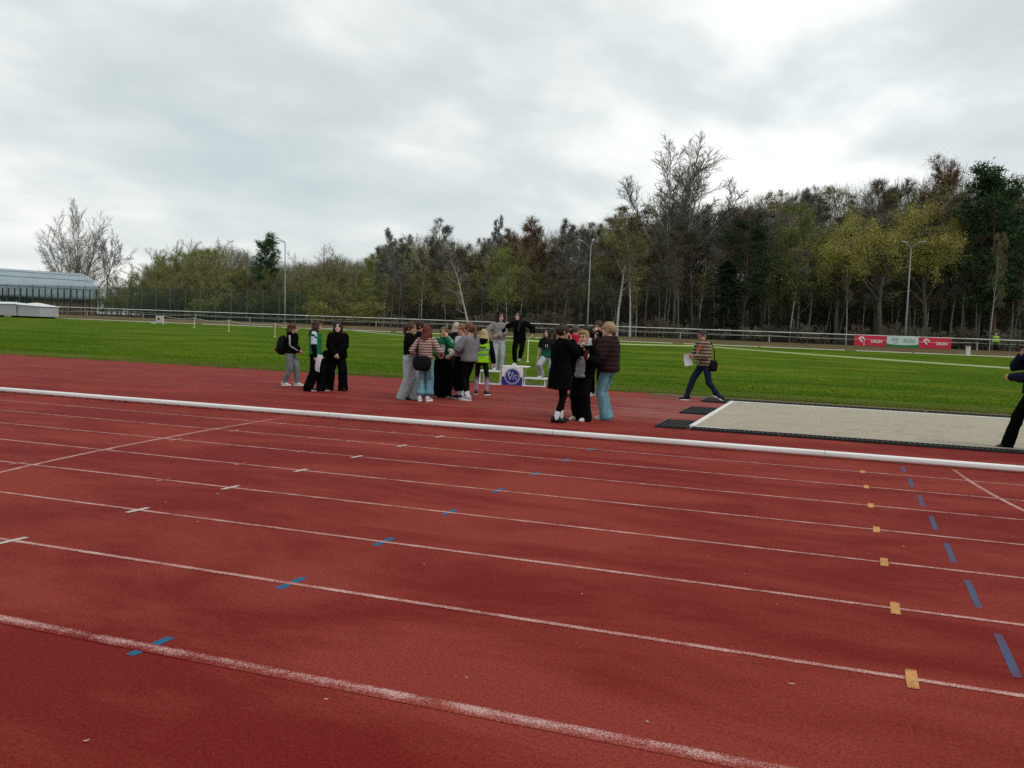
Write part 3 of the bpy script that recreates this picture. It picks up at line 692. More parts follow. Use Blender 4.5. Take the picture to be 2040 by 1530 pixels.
# ------------------------------------------------------------------ winners podium
pdx, pdy, _ = on_z(1017, 768); PD = empty('winners_podium', (pdx, pdy+.28, 0), R(9), 'white winners podium with a blue emblem panel at the grass edge', 'podium')
M_pw = plain('podium_white', (.70, .72, .72), .5, .3, var=.1, scale=4); M_pb = plain('podium_blue', (.018, .018, .19), .5, .3, var=.1); M_pbl = plain('podium_pale', (.62, .64, .72), .5)
def top_plate(x0, x1, z, nm='top_plate'):
    mb = MB(); mb.box(((x0+x1)/2, 0, z-.018), (x1-x0, .58, .034)); return bevel(mb.build(nm, M_pw, PD), .005)
PH, LH, RH = .57, .40, .245
top_plate(-.32, .44, PH); top_plate(-1.0, -.335, LH); top_plate(.335, 1.0, RH)
for x0, x1, z in ((-.305, .30, PH-.04), (-.97, -.36, LH-.04), (.36, .96, RH-.04)):
    for x in (x0, x1):
        for y in (-.25, .25):
            mb = MB(); mb.box((x, y, z/2), (.03, .03, z)); mb.build('leg', M_pw, PD)
    mb = MB(); mb.box(((x0+x1)/2, -.27, .02), (x1-x0+.06, .04, .035)); mb.box(((x0+x1)/2, .27, .02), (x1-x0+.06, .04, .035)); mb.build('base_rail', M_pw, PD)
mb = MB(); mb.box((-.2, 0, 0), (.01, .01, .01))
pan = MB(); pan.box((0, -.295, PH/2-.015), (.60, .02, PH-.045)); pan = pan.build('front_panel', M_pw, PD)
mb = MB(); mb.box((0, -.307, .135), (.60, .006, .245)); mb.build('blue_band', M_pb, pan)
def disc(r0, r1, y, mat, nm, n=48):
    mb = MB()
    for i in range(n):
        a = 2*math.pi*i/n; mb.v.append((r0*math.cos(a), 0, r0*math.sin(a))); mb.v.append((r1*math.cos(a), 0, r1*math.sin(a)))
    mb.n = 2*n; mb.f = [(2*i, 2*i+1, (2*i+3) % (2*n), (2*i+2) % (2*n)) for i in range(n)]
    o = mb.build(nm, mat, pan); o.location = (0.005, y, .275); return o
disc(.0, .235, -.3125, M_pbl, 'emblem_ring'); disc(.204, .224, -.3145, M_pb, 'emblem_lettering')
disc(.0, .193, -.3145, M_pb, 'emblem_disc')
# broken pale ring: letters round the rim
mb = MB()
for i in range(44):
    a = 2*math.pi*i/44
    if i % 5 != 0: mb.box((.2135*math.cos(a), 0, .2135*math.sin(a)), (.009, .002, .011), Matrix.Rotation(-a, 3, 'Y'))
o = mb.build('emblem_gap', M_pbl, pan); o.location = (.005, -.3165, .275)
mb = MB()
def stroke(pts, wd):
    for a, b in zip(pts[:-1], pts[1:]): mb.bar((a[0], 0, a[1]), (b[0], 0, b[1]), .004, wd, up=(b[1]-a[1]+1e-6, 0, a[0]-b[0]))
stroke([(-.135, .125), (-.065, -.10)], .020); stroke([(-.065, -.10), (.03, .13)], .013); stroke([(-.10, .075), (.0, .078)], .011)
mb.tube([(-.078, -.003, .115), (-.078, .003, .115)], [.018, .018], 12); mb.tube([(.055, -.003, .04), (.055, .003, .04)], [.015, .015], 12)
stroke([(.02, -.005), (.065, -.002), (.10, .03), (.14, .025), (.155, -.01)], .012); stroke([(.022, -.10), (.03, -.06), (.07, -.05), (.10, -.03)], .012); stroke([(.10, -.03), (.115, -.08), (.15, -.115)], .013)
o = mb.build('emblem_figure', M_pbl, pan); o.location = (.005, -.318, .275)
# ------------------------------------------------------------------ people
def bake(mb, name, vox, smooth=2, wr=None):
    """fuse the overlapping volumes of mb into one continuous skin"""
    me = mb.mesh('tmp'); o = bpy.data.objects.new('tmp', me); col.objects.link(o)
    r = o.modifiers.new('r', 'REMESH'); r.mode = 'VOXEL'; r.voxel_size = vox
    if smooth: s = o.modifiers.new('s', 'SMOOTH'); s.factor = .5; s.iterations = smooth
    dg = bpy.context.evaluated_depsgraph_get(); out = bpy.data.meshes.new_from_object(o.evaluated_get(dg)); out.name = name
    bpy.data.objects.remove(o); bpy.data.meshes.remove(me)
    if wr:
        n = len(out.vertices); v = np.empty(n*3, np.float32); out.vertices.foreach_get('co', v); v = v.reshape(-1, 3)
        nn = np.empty(n*3, np.float32); out.vertex_normals.foreach_get('vector', nn); nn = nn.reshape(-1, 3); v += nn*wr(v)[:, None].astype(np.float32); out.vertices.foreach_set('co', v.ravel()); out.update()
    out.polygons.foreach_set('use_smooth', [True]*len(out.polygons)); return out
def folds(seed, amp=.006, fr=(14, 14, 20)):
    g = np.random.default_rng(seed); K = [(g.normal(0, 1, 3)*np.array(fr), g.uniform(0, 6.28)) for _ in range(5)]
    def f(v):
        q = v+0.03*np.sin(v[:, [2, 0, 1]]*11+seed); s = sum(np.sin(q@k+p) for k, p in K)/2.2; return amp*(1-np.abs(s))*.9
    return f
def quilt(step_, amp=.013, seed=0):
    def f(v): return amp*np.sqrt(np.abs(np.sin((v[:, 2]+.012*np.sin(v[:, 0]*9+v[:, 1]*7))*math.pi/step_)))-amp*.7
    return f
def strands(amp=.0035, k=95):
    def f(v): a = np.arctan2(v[:, 0], v[:, 1]+.02); return amp*np.sin(a*k/2.4+3*np.sin(v[:, 2]*17))+amp*np.sin(a*13+v[:, 2]*21)
    return f
def ell(mb, c, r, M=None, n=14, m_=9):
    rings = []
    for i in range(m_):
        th = -math.pi/2+math.pi*(i+.5)/m_; z, q = math.sin(th)*r[2], math.cos(th); rings.append([(r[0]*q*math.cos(2*math.pi*j/n), r[1]*q*math.sin(2*math.pi*j/n), z) for j in range(n)])
    put = (lambda p: tuple(Vector(c)+(M @ Vector(p)))) if M is not None else (lambda p: (p[0]+c[0], p[1]+c[1], p[2]+c[2]))
    mb.loft([[put(p) for p in rg] for rg in rings])
def limb(mb, pts, rs, n=12):
    """tapered limb through the joints with rounded ends and smooth bends"""
    P = [np.array(p, float) for p in pts]; out, ro = [], []
    for i in range(len(P)-1):
        for u in np.linspace(0, 1, 5)[:-1]: out.append(P[i]*(1-u)+P[i+1]*u); ro.append(rs[i]*(1-u)+rs[i+1]*u)
    out.append(P[-1]); ro.append(rs[-1]); d0 = out[0]-out[1]; d0 /= np.linalg.norm(d0)+1e-9; d1 = out[-1]-out[-2]; d1 /= np.linalg.norm(d1)+1e-9
    pre = [(out[0]+d0*ro[0]*.75, ro[0]*.5)]; post = [(out[-1]+d1*ro[-1]*.4, ro[-1]*.6)]
    allp = [pre[0][0]]+out+[post[0][0]]; allr = [pre[0][1]]+ro+[post[0][1]]
    mb.tube(allp, allr, n)
def ik(S, T, l1, l2, hint):
    S, T, h = np.array(S, float), np.array(T, float), np.array(hint, float); d = T-S; L = np.linalg.norm(d)
    if L > (l1+l2)*.995: T = S+d/L*(l1+l2)*.995; d = T-S; L = np.linalg.norm(d)
    u = d/L; a = (l1*l1-l2*l2+L*L)/(2*L); hh = math.sqrt(max(1e-6, l1*l1-a*a)); h = h-u*(h@u); h /= np.linalg.norm(h)+1e-9
    return S+u*a+h*hh, T
def fabric(name, c, rough=.9, var=.18, scale=18, spec=.08, pat=None):
    if name in _mc: return _mc[name]
    t = NT(name, rough, spec); n = t.noise(scale, 5, .65); a = t.mix(n, tuple(x*(1-var) for x in c), tuple(min(1, x*(1+var)) for x in c))
    if pat: a = pat(t, a)
    t.col(a); t.bump(t.noise(55, 3), .25, .004); _mc[name] = t.m; return t.m
def zband(t, base, bands):
    z = t.sep()[2]
    for z0, z1, c in bands: base = t.mix(t.math('MULTIPLY', t.math('GREATER_THAN', z, z0), t.math('LESS_THAN', z, z1)), base, c)
    return base
def zstripes(c2, per, duty, jit=.010):
    def p(t, base):
        z = t.math('ADD', t.sep()[2], t.math('MULTIPLY', t.noise(6, 2), jit)); k = t.math('FRACT', t.math('MULTIPLY', z, 1/per)); return t.mix(t.math('LESS_THAN', k, duty), base, c2)
    return p
SKIN = {}
def skin(c):
    if c not in SKIN:
        t = NT('skin', .55, .3); t.col(t.mix(t.noise(22, 4), tuple(x*.9 for x in c), tuple(min(1, x*1.08) for x in c))); t.b.inputs['Subsurface Weight'].default_value = .06
        t.b.inputs['Subsurface Radius'].default_value = (.01, .004, .003); SKIN[c] = t.m
    return SKIN[c]
def hair_mat(c):
    nm = 'hair_%d_%d_%d' % tuple(int(x*1000) for x in c)
    if nm not in _mc:
        t = NT('hair', .5, .25); n = t.noise(40, 4, .7, t.map((1, 1, .12))); t.col(t.mix(n, tuple(x*.55 for x in c), tuple(min(1, x*1.45) for x in c))); _mc[nm] = t.m
    return _mc[nm]
M_eye = plain('eye', (.015, .012, .010), .2, .5); M_lip = plain('lips', (.30, .085, .075), .5); M_sole = plain('white_sole', (.66, .66, .64), .6)
LEG = dict(leggings=(.086, .060, .055, .043), slim=(.092, .072, .064, .056), taper=(.104, .088, .076, .056), wide=(.114, .112, .112, .120), flare=(.094, .074, .080, .108), straight=(.100, .088, .084, .088))
SK1, SK2, SK3 = (.50, .31, .23), (.42, .25, .18), (.46, .24, .18)
def person(lb, px, py, H, face, top, bot, shoe, hair, hc, feet=((-.10, 0, -12), (.10, 0, 12)), hands=None, hint=None, lean=(0, 0), hip=(0, 0, 0), head=(0, 0, 0), sk=SK1, at=None, male=False, sock=None, curl=(.5, .5), sleeve=1.0, hem=None, group=None, hdir=(None, None), bare_mat=None, soles=True, z0=0.0, collar=None):
    s = H/1.70; b = on_z(px, py) if at is None else np.array(at, float); x, y = float(b[0]), float(b[1]); th = R(face)-math.atan2(x, y)
    root = empty('person', (x, y, z0), th, lb, 'person', group); Mw = Matrix.Translation((x, y, z0)) @ Matrix.Rotation(th, 4, 'Z'); sg = (-1, 1)
    V = lambda *a: np.array(a, float)*s
    shw, hipw = (.195 if male else .168), .088; hx, hy, hz = hip
    P0 = V(hx, hy, .90+hz); ln = V(lean[0], lean[1], 0)
    def spine(z):       # z in standard metres (1.70 m person, pelvis at .90)
        u = min(1.3, max(-.2, (z-.90)/.52)); u2 = u*u*(3-2*u) if 0 <= u <= 1 else (u if u > 1 else 0); return np.array([P0[0]+ln[0]*u2, P0[1]+ln[1]*u2, P0[2]+(z-.90)*s])
    def ring(z, rx, ry, oy=0, n=20, ox=0):
        c = spine(z); return [(c[0]+s*(ox+rx*math.copysign(abs(math.cos(2*math.pi*j/n))**.88, math.cos(2*math.pi*j/n))), c[1]+s*(oy+ry*math.sin(2*math.pi*j/n)), c[2]) for j in range(n)]
    def torso(mb, secs): mb.loft([ring(*q) for q in secs])
    hips = [P0+V(sd*hipw, 0, 0) for sd in sg]; legs = []; FT = []
    for i, sd in enumerate(sg):
        f = tuple(feet[i])+(0, 0, 0); fx, fy, fyaw, fz, fp = (f+(0, 0))[:5]; Fp = V(fx, fy, 0)+np.array([0, 0, fz]); a = R(fyaw); ank = Fp+V(0, 0, .085)+V(0, 0, .09)*math.sin(R(max(0, fp)))
        kh = np.array([math.sin(a)*.5, -1.0, .1]); kn, ank = ik(hips[i], ank, .42*s, .42*s, kh); legs.append((hips[i], kn, ank)); FT.append((Fp, a, R(fp), ank))
    shs = [spine(1.385)+V(sd*shw, 0, 0) for sd in sg]; hd = hands or ((-.24, -.06, .82), (.24, -.06, .82)); arms = []
    for i, sd in enumerate(sg):
        T = np.array([hd[i][0]*s, hd[i][1]*s, hd[i][2]*s]); h_ = (hint[i] if hint and hint[i] else (sd*.6, .7, -.35)); el, T = ik(shs[i], T, .285*s, .255*s, h_); arms.append((shs[i], el, T))
    # --- body
    mb = MB(); torso(mb, [(.80, .10, .08), (.88, .155, .105), (.96, .15, .10), (1.06, .122, .088), (1.20, .145, .10), (1.32, .15, .095), (1.40, .12, .075), (1.44, .06, .055)])
    for h_, k, a in legs: limb(mb, (h_, (h_+k)/2, k, (k*.62+a*.38), a), [.078*s, .066*s, .049*s, .047*s, .033*s])
    for S, E_, T in arms: limb(mb, (S, E_, E_*.6+T*.4, T), [.050*s, .038*s, .037*s, .025*s], 10)
    for Fp, a, p_, ank in FT: limb(mb, (ank, ank+V(math.sin(a)*.04, -math.cos(a)*.04, -.035)), [.032*s, .026*s], 8)
    hyaw, hpit, hrol = head; Mh = Matrix.Rotation(R(hyaw), 3, 'Z') @ Matrix.Rotation(R(hrol), 3, 'Y') @ Matrix.Rotation(R(hpit), 3, 'X'); nb = spine(1.44); k_ = s*1.08
    hcn = Vector(spine(1.44))+Mh @ Vector((0, -.015, .05))*.3*s+Vector((0, 0, .142*s))+Mh @ Vector((0, -.02, 0))*s
    hp_ = lambda p: tuple(hcn+(Mh @ Vector(p))*k_)
    limb(mb, (nb-V(0, 0, .03), Vector(nb)*.45+hcn*.55, hp_((0, .015, -.05))), [.056*s, .050*s, .052*s], 12)
    mb.loft([[hp_((rx*math.cos(2*math.pi*j/18), cy_+ry*math.sin(2*math.pi*j/18), z)) for j in range(18)] for z, rx, ry, cy_ in ((-.114, .024, .026, -.06), (-.098, .045, .052, -.042), (-.062, .060, .077, -.020), (-.02, .070, .090, -.004), (.03, .0745, .096, 0), (.07, .069, .090, .004), (.10, .048, .062, .006), (.115, .018, .022, .008))])
    limb(mb, (hp_((0, -.094, .012)), hp_((0, -.112, -.026))), [.009*s, .014*s], 8); limb(mb, (hp_((-.040, -.084, .034)), hp_((0, -.092, .032)), hp_((.040, -.084, .034))), [.011*s]*3, 8)
    for sd in sg: ell(mb, hp_((sd*.075, .012, -.008)), (.012*s, .020*s, .030*s), Mh, 10, 7); ell(mb, hp_((sd*.042, -.066, -.030)), (.024*s, .022*s, .022*s), Mh, 10, 7)
    for i, (S, E_, T) in enumerate(arms):
        d = (T-E_); d /= np.linalg.norm(d)
        if hdir[i]: d = np.array(hdir[i], float); d /= np.linalg.norm(d)
        ctr = spine(1.15); pn_ = ctr-T; pn_ = pn_-d*(pn_@d); pn_ /= np.linalg.norm(pn_)+1e-9; sx = np.cross(d, pn_)*(1 if i == 0 else -1); W = T
        pal = [[tuple(W+d*(u*s)+sx*(w_*s*math.cos(2*math.pi*j/12))+pn_*(t_*s*math.sin(2*math.pi*j/12))) for j in range(12)] for u, w_, t_ in ((-.02, .022, .018), (.02, .034, .017), (.06, .041, .016), (.088, .040, .013))]; mb.loft(pal); c_ = curl[i]
        for j, (off, L) in enumerate(((-.030, .072), (-.010, .080), (.010, .075), (.030, .060))):
            p = W+d*(.085*s)+sx*off*s; ang = 0; pts = [p]
            for sgm in (.45, .30, .25): ang += c_*(.7 if sgm > .4 else .9)*(1+.08*j); p = p+(d*math.cos(ang)+pn_*math.sin(ang))*(L*sgm*s*1.05); pts.append(p)
            limb(mb, pts, [.0095*s, .009*s, .0085*s, .0075*s], 8)
        q = W+d*(.025*s)-sx*.034*s; limb(mb, (q, q+(d*.6-sx*.65+pn_*.3)*.036*s, q+(d*.95-sx*.45+pn_*.55)*.066*s), [.013*s, .0105*s, .0085*s], 8)
    obj('body', bake(mb, 'body', .0065, 1), skin(sk), root)
    for sd in sg:
        mb = MB(); ell(mb, hp_((sd*.031, -.0865, .010)), (.0155*s, .008*s, .0095*s), Mh, 10, 6); mb.build('eye', M_eye, root, True)
        mb = MB(); mb.tube([hp_((sd*.016, -.0985, .033)), hp_((sd*.034, -.0975, .038)), hp_((sd*.050, -.086, .033))], [.0042*s, .0062*s, .004*s], 6); mb.build('eyebrow', hair_mat(tuple(x*.6 for x in hc)), root)
    mb = MB(); mb.tube([hp_((-.024, -.083, -.064)), hp_((-.008, -.0955, -.061)), hp_((.008, -.0955, -.061)), hp_((.024, -.083, -.064))], [.004*s, .0075*s, .0075*s, .004*s], 6); mb.build('mouth', M_lip, root, True)
    # --- hair
    if hair:
        mb = MB(); st = hair
        if st in ('short', 'crop'): ell(mb, hp_((0, .010 if st == 'short' else .010, .032)), ((.087 if st == 'short' else .082)*k_, (.107 if st == 'short' else .104)*k_, (.106 if st == 'short' else .099)*k_), Mh); 
        elif st == 'quiff':
            ell(mb, hp_((0, .013, .036)), (.084*k_, .102*k_, .100*k_), Mh); ell(mb, hp_((0, -.045, .092)), (.068*k_, .056*k_, .038*k_), Mh)
        else: ell(mb, hp_((0, .012, .028)), (.089*k_, .107*k_, .110*k_), Mh)
        if st in ('long', 'verylong', 'bob', 'curly'):
            e_ = dict(long=-.34, verylong=-.42, bob=-.16, curly=-.17)[st]; wf_ = 1.12 if st == 'curly' else 1.0
            mb.loft([[hp_((wx*wf_*math.cos(2*math.pi*j/16), cy_+wy*wf_*math.sin(2*math.pi*j/16), z)) for j in range(16)] for z, wx, wy, cy_ in ((.06, .075, .06, .045), (-.04, .088, .055, .050), (-.10, .092, .052, .058), (e_*.6-.04, .095, .045, .066), (e_, .080, .030, .066), (e_-.03, .05, .015, .066))])
            for sd in sg: mb.tube([hp_((sd*.050, -.045, .085)), hp_((sd*.078, -.030, .02)), hp_((sd*.084*wf_, -.022, -.07)), hp_((sd*.090*wf_, -.035, e_*.55-.04)), hp_((sd*.082, -.048, e_)), hp_((sd*.075, -.05, e_-.03))], [.018*k_, .030*k_, .034*k_*wf_, .036*k_*wf_, .030*k_, .012*k_], 10)
        if st == 'curly':
            for j in range(26): a = j*2.4; z = -.17+.30*(j/26); ell(mb, hp_((.092*math.cos(a)*(1 if math.sin(a) > -.35 else .9), .035+.078*max(-.45, math.sin(a)), z)), (.030*k_, .030*k_, .030*k_), Mh, 8, 6)
        if st in ('pony', 'longpony'):
            e_ = -.22 if st == 'pony' else -.40; ell(mb, hp_((0, .11, .045)), (.030*k_, .028*k_, .030*k_), Mh)
            mb.tube([hp_((0, .105, .045)), hp_((0, .145, .02)), hp_((0, .150, -.07)), hp_((.012, .125, e_*.7)), hp_((.01, .118, e_)), hp_((.01, .115, e_-.05))], [.020*k_, .030*k_, .036*k_, .033*k_, .022*k_, .006*k_], 10)
        if st == 'bun': ell(mb, hp_((0, .112, .062)), (.046*k_, .040*k_, .043*k_), Mh)
        obj('hair', bake(mb, 'hair', .0068, 1, strands()), hair_mat(hc), root)
    # --- trousers
    lk, bmat = bot; rt, rk, rc, rh = LEG[lk]; mb = MB(); lg = lk == 'leggings'; o_ = .006 if lg else .018
    torso(mb, [(.78, .10, .085), (.84, .150+o_, .108+o_), (.92, .158+o_, .110+o_), (1.0, .148+o_, .102+o_), (1.06, .132+o_, .096+o_)]); he = hem if hem is not None else dict(leggings=.13, slim=.07, taper=.10, wide=.022, flare=.03, straight=.05)[lk]
    for h_, k, a in legs:
        dn = a-k; dn /= np.linalg.norm(dn); e_ = a+dn*((.085-he)*s)*1.0; limb(mb, (h_, (h_+k)/2, k, k*.5+a*.5, e_), [(rt-.004)*s, (rt+rk)/2*s*1.02, rk*s, rc*s, rh*s], 14)
    obj('trousers', bake(mb, 'trousers', .0085, 2, folds(int(px) % 97, .0025 if lg else .011, (24, 24, 7))), bmat, root)
    # --- shoes and socks
    for i, (Fp, a, p_, ank) in enumerate(FT):
        Ms = Matrix.Rotation(a, 3, 'Z') @ Matrix.Rotation(-p_, 3, 'X'); base = Vector(Fp); toe = Ms @ Vector((0, -.10*s, 0))
        if p_ > 0: base = Vector((Fp[0], Fp[1], Fp[2]))+Vector((0, 0, math.sin(p_)*.15*s))
        q = lambda v: tuple(base+(Ms @ Vector(v))*s)
        def sec(yy, w_, z0_, z1_): return [q((w_*math.cos(2*math.pi*j/14)*(1 if math.sin(2*math.pi*j/14) < .2 else .86), yy, z0_+(z1_-z0_)*(.5+.5*math.sin(2*math.pi*j/14)))) for j in range(14)]
        mb = MB(); mb.loft([sec(.092, .022, .012, .080), sec(.078, .041, .010, .132), (sec(.015, .044, .010, .136)), sec(-.035, .046, .010, .112), sec(-.085, .050, .010, .086), sec(-.14, .049, .010, .068), sec(-.180, .036, .010, .052), sec(-.198, .016, .014, .036)])
        sh = mb.build('shoe', shoe, root, True)
        if soles:
            mb = MB(); n_ = 18; rg = [[q((w_*math.cos(t_), -.052+ln_*math.sin(t_), z)) for t_ in [2*math.pi*j/n_ for j in range(n_)]] for z, w_, ln_ in ((0.001, .047, .148), (.016, .052, .153), (.032, .050, .150))]; mb.loft(rg); mb.build('sole', M_sole if soles is True else soles, sh, True)
        if sock:
            mb = MB(); kk = legs[i][1]; dn = kk-ank; dn /= np.linalg.norm(dn); limb(mb, (ank-dn*.02*s, ank+dn*.12*s), [.049*s, .050*s], 12); mb.build('sock', sock, root, True)
    root['_s'] = s
    info = dict(root=root, s=s, spine=spine, ring=ring, torso=torso, arms=arms, legs=legs, Mw=Mw, hp=hp_, Mh=Mh, shs=shs, V=V, hcn=hcn, sg=sg)
    del root['_s']
    if top: upper(info, sleeve=sleeve, bare_mat=bare_mat, collar=collar, seed=int(px) % 89, male=male, **top)
    return info
def upper(I, mat, hem=.92, fit=.02, sleeve=1.0, kind='plain', hood=None, collar=None, seed=0, male=False, bare_mat=None, flare=0.0, name='sweater', cuff=0.0, vox=.0085, arm=1.0):
    s, mb = I['s'], MB(); o = fit; m_ = .02 if male else 0
    secs = [(hem-.005, .135+o+flare, .098+o+flare), (hem+.01, .152+o+flare, .112+o+flare)]
    if hem < .8: secs += [(.80, .158+o+flare*.5, .115+o+flare*.5)]
    secs += [(z, rx+o+m_, ry+o) for z, rx, ry in ((.95, .155, .112), (1.06, .138, .104), (1.18, .148, .108), (1.29, .156, .108), (1.36, .152, .098), (1.41, .118, .078), (1.445, .070, .062)) if z > hem+.03]
    I['torso'](mb, secs)
    for S, E_, T in I['arms']:
        r0, r1, r2, r3 = [(q+o*.62)*s*arm for q in (.056, .047, .044, .033)]
        if sleeve >= 1: limb(mb, (S, S*.5+E_*.5, E_, E_*.5+T*.5, T), [r0, r0*.98, r1*1.05, r2, r3+cuff*s], 12)
        elif sleeve > 0: limb(mb, (S, S*(1-sleeve)+E_*sleeve), [r0, r0*1.02], 12)
    if collar or collar is None and kind in ('puffer', 'jacket', 'coat', 'turtle'):
        c = I['spine'](1.44); mb.tube([c-np.array([0, 0, .02*s]), c+np.array([0, -.006, .045*s])], [.078*s, .068*s], 14)
    if hood:
        c = I['spine'](1.42); ell(mb, c+np.array([0, .085, .015])*s, (.125*s, .070*s, .062*s)); ell(mb, c+np.array([0, .11, -.05])*s, (.095*s, .055*s, .075*s))
        for sd in (-1, 1): limb(mb, (c+np.array([sd*.095, .05, .03])*s, c+np.array([sd*.085, -.045, .0])*s), [.036*s, .026*s], 10)
    wr = quilt(.085 if name != 'long_coat' else .11, .016) if kind == 'puffer' else folds(seed, .0035 if kind == 'tight' else .008)
    o_ = obj(name, bake(mb, name, vox, 2, wr), mat, I['root']); I['top'] = o_; return o_
def held(I, name, mesh_fn, mat, loc, rot, lb, cat, smooth=False):
    """a thing carried by a person: stays a thing of its own"""
    mb = MB(); mesh_fn(mb); me = mb.mesh(name); o = obj(name, me, mat, None, smooth); o.matrix_world = I['Mw'] @ Matrix.Translation(Vector(loc)*I['s']) @ rot.to_4x4(); return tag(o, lb, cat)
ID3 = Matrix.Identity(3)
def rx(a): return Matrix.Rotation(R(a), 3, 'X')
def ry(a): return Matrix.Rotation(R(a), 3, 'Y')
def rz(a): return Matrix.Rotation(R(a), 3, 'Z')
def paper(w_, h_, bend=.03):
    def f(mb):
        r_ = []
        for i in range(7): u = i/6-.5; r_.append([(-w_/2, bend*math.cos(u*3), u*h_), (w_/2, bend*math.cos(u*3)+.01*u, u*h_), (w_/2, bend*math.cos(u*3)+.01*u+.003, u*h_), (-w_/2, bend*math.cos(u*3)+.003, u*h_)])
        mb.loft(r_)
    return f
def bag_shape(w_, d_, h_, sag=.1):
    def f(mb):
        K = []
        for i in range(9):
            u = i/8; k = .80+.25*math.sin(math.pi*(1-u)**.8) if i not in (0, 8) else .6; K.append([(w_/2*k*math.copysign(abs(math.cos(2*math.pi*j/16))**.6, math.cos(2*math.pi*j/16)), d_/2*k*math.copysign(abs(math.sin(2*math.pi*j/16))**.7, math.sin(2*math.pi*j/16))*(1+sag*(1-u)), -h_/2+h_*u) for j in range(16)])
        mb.loft(K)
    return f
C_blk = fabric('black_cloth', (.0028, .0028, .0032), var=.3, spec=.03); C_blk2 = fabric('black_jersey', (.0038, .0038, .0042), var=.3, spec=.03); C_shB = plain('black_shoe', (.007, .007, .008), .6, .2); C_shW = plain('white_shoe', (.50, .50, .49), .6, .3, var=.15, scale=14)
C_lgrey = fabric('light_grey_sweat', (.31, .345, .365)); C_mgrey = fabric('mid_grey_sweat', (.15, .165, .175)); C_jean = fabric('teal_jeans', (.095, .205, .255), pat=lambda t, a: t.mix(t.step(t.noise(5, 4, .6, t.map((1, 1, .35))), .45, .7), a, (.19, .33, .38)))
C_djean = fabric('navy_jeans', (.012, .016, .040)); C_gsw = fabric('grey_marl', (.155, .155, .17)); C_gsw2 = fabric('warm_grey_knit', (.20, .195, .185)); C_green = fabric('green_tracksuit', (.012, .115, .045)); C_bwn = fabric('brown_puffer', (.022, .011, .011), rough=.7, spec=.06); C_blkp = fabric('black_puffer', (.005, .005, .006), rough=.65, spec=.08); C_sock = fabric('white_sock', (.52, .53, .55)); C_white = fabric('white_cloth', (.52, .53, .54))
C_paper = plain('paper', (.62, .65, .64), .8, .1, var=.05); C_bag = plain('black_leather', (.0035, .003, .003), .65, .10, var=.3)
HB, HD, HK = (.060, .030, .018), (.018, .010, .008), (.006, .0045, .0045); HR, HL, HBL = (.10, .022, .010), (.34, .24, .135), (.26, .17, .085)
# three girls at left
G = 'people standing on the runway'
I = person('girl with ginger ponytail, black hoodie with white sleeve stripe and grey sweatpants', 577, 769, 1.56, 68, dict(mat=fabric('striped_sleeve_hoodie', (.0035, .0035, .004), var=.3, spec=.03), hem=.90, fit=.045, hood=1, name='hoodie'), ('taper', C_mgrey), C_shW, 'pony', (.085, .036, .018), feet=((-.07, .12, -8), (.09, -.17, 6)),
    hands=((-.04, -.25, .97), (.06, -.23, .99)), lean=(0, -.06), head=(5, 12, 0), group=G)
S, E_, T = I['arms'][0]; mb = MB(); sxv = np.array([-.075, -.02, .0])*I['s']
def stripe_on(I, i, mat, off, wd=.018, nm='sleeve_stripe', r=(.077, .070, .058)):
    S, E_, T = I['arms'][i]; mb = MB(); P = [S+(E_-S)*u for u in (.02, .35, .7, 1)]+[E_+(T-E_)*u for u in (.35, .7, .97)]; s = I['s']; o = np.array(off, float); o /= np.linalg.norm(o); rr = np.linspace(r[0], r[2], len(P))*s
    mb.tube([p+o*(q-wd*s*.55) for p, q in zip(P, rr)], [wd*s]*len(P), 8); return mb.build(nm, mat, I['root'], True)
t = NT('stripe_print', .8, .1); zz_ = t.math('FRACT', t.math('MULTIPLY', t.sep()[2], 22)); t.col(t.mix(t.math('GREATER_THAN', zz_, .35), (.05, .05, .05), (.5, .5, .5))); stripe_on(I, 0, t.m, (-1, -.10, .10), .026, r=(.093, .086, .070))
held(I, 'backpack', lambda mb: mb.loft([[(.165*w_*math.copysign(abs(math.cos(j*.3927))**.75, math.cos(j*.3927)), oy_+.125*d_*math.sin(j*.3927)*(1+.12*math.sin(j*1.9+z*20)), z) for j in range(16)] for z, w_, d_, oy_ in ((-.25, .35, .4, .0), (-.23, .75, .9, .03), (-.13, .98, 1.2, .045), (-.02, 1, 1.1, .03), (.10, .92, .9, 0), (.18, .75, .7, -.02), (.225, .45, .45, -.04), (.235, .2, .2, -.05))]), C_bag, (0, .215, 1.12), rx(-14), 'bulging black backpack on the back of the girl in grey sweatpants', 'backpack', True)
held(I, 'key_fob', lambda mb: ell(mb, (0, 0, 0), (.035, .03, .035)), plain('red_toy', (.30, .03, .02)), (.04, .46, .98), ID3, 'small red fob dangling from the bulging black backpack', 'key fob', True)
I = person('girl with long brown hair in a green vest with pale shoulder and black wide trousers', 626, 779, 1.64, 78, dict(mat=C_blk2, hem=.93, fit=.02, name='long_sleeve_top'), ('wide', C_blk), C_shB, 'long', (.035, .018, .013), feet=((-.08, .13, -6), (.07, -.16, 5)), hands=((-.20, -.05, .84), (.18, -.1, .9)), head=(4, 4, 0), group=G)
upper(I, fabric('green_vest', (.010, .135, .062)), hem=.88, fit=.038, sleeve=0, name='vest'); upper(I, C_green if False else fabric('dark_green_hood', (.010, .040, .030)), hem=1.37, fit=.03, sleeve=0, hood=1, name='hood')
mb = MB(); S, E_, T = I['arms'][0]; limb(mb, (S+np.array([0, 0, .02]), S*.18+E_*.82), [.074*I['s'], .072*I['s']], 12); obj('short_sleeve', bake(mb, 'short_sleeve', .008, 2, folds(4, .006)), fabric('pale_blue_cloth', (.40, .50, .56)), I['root'])
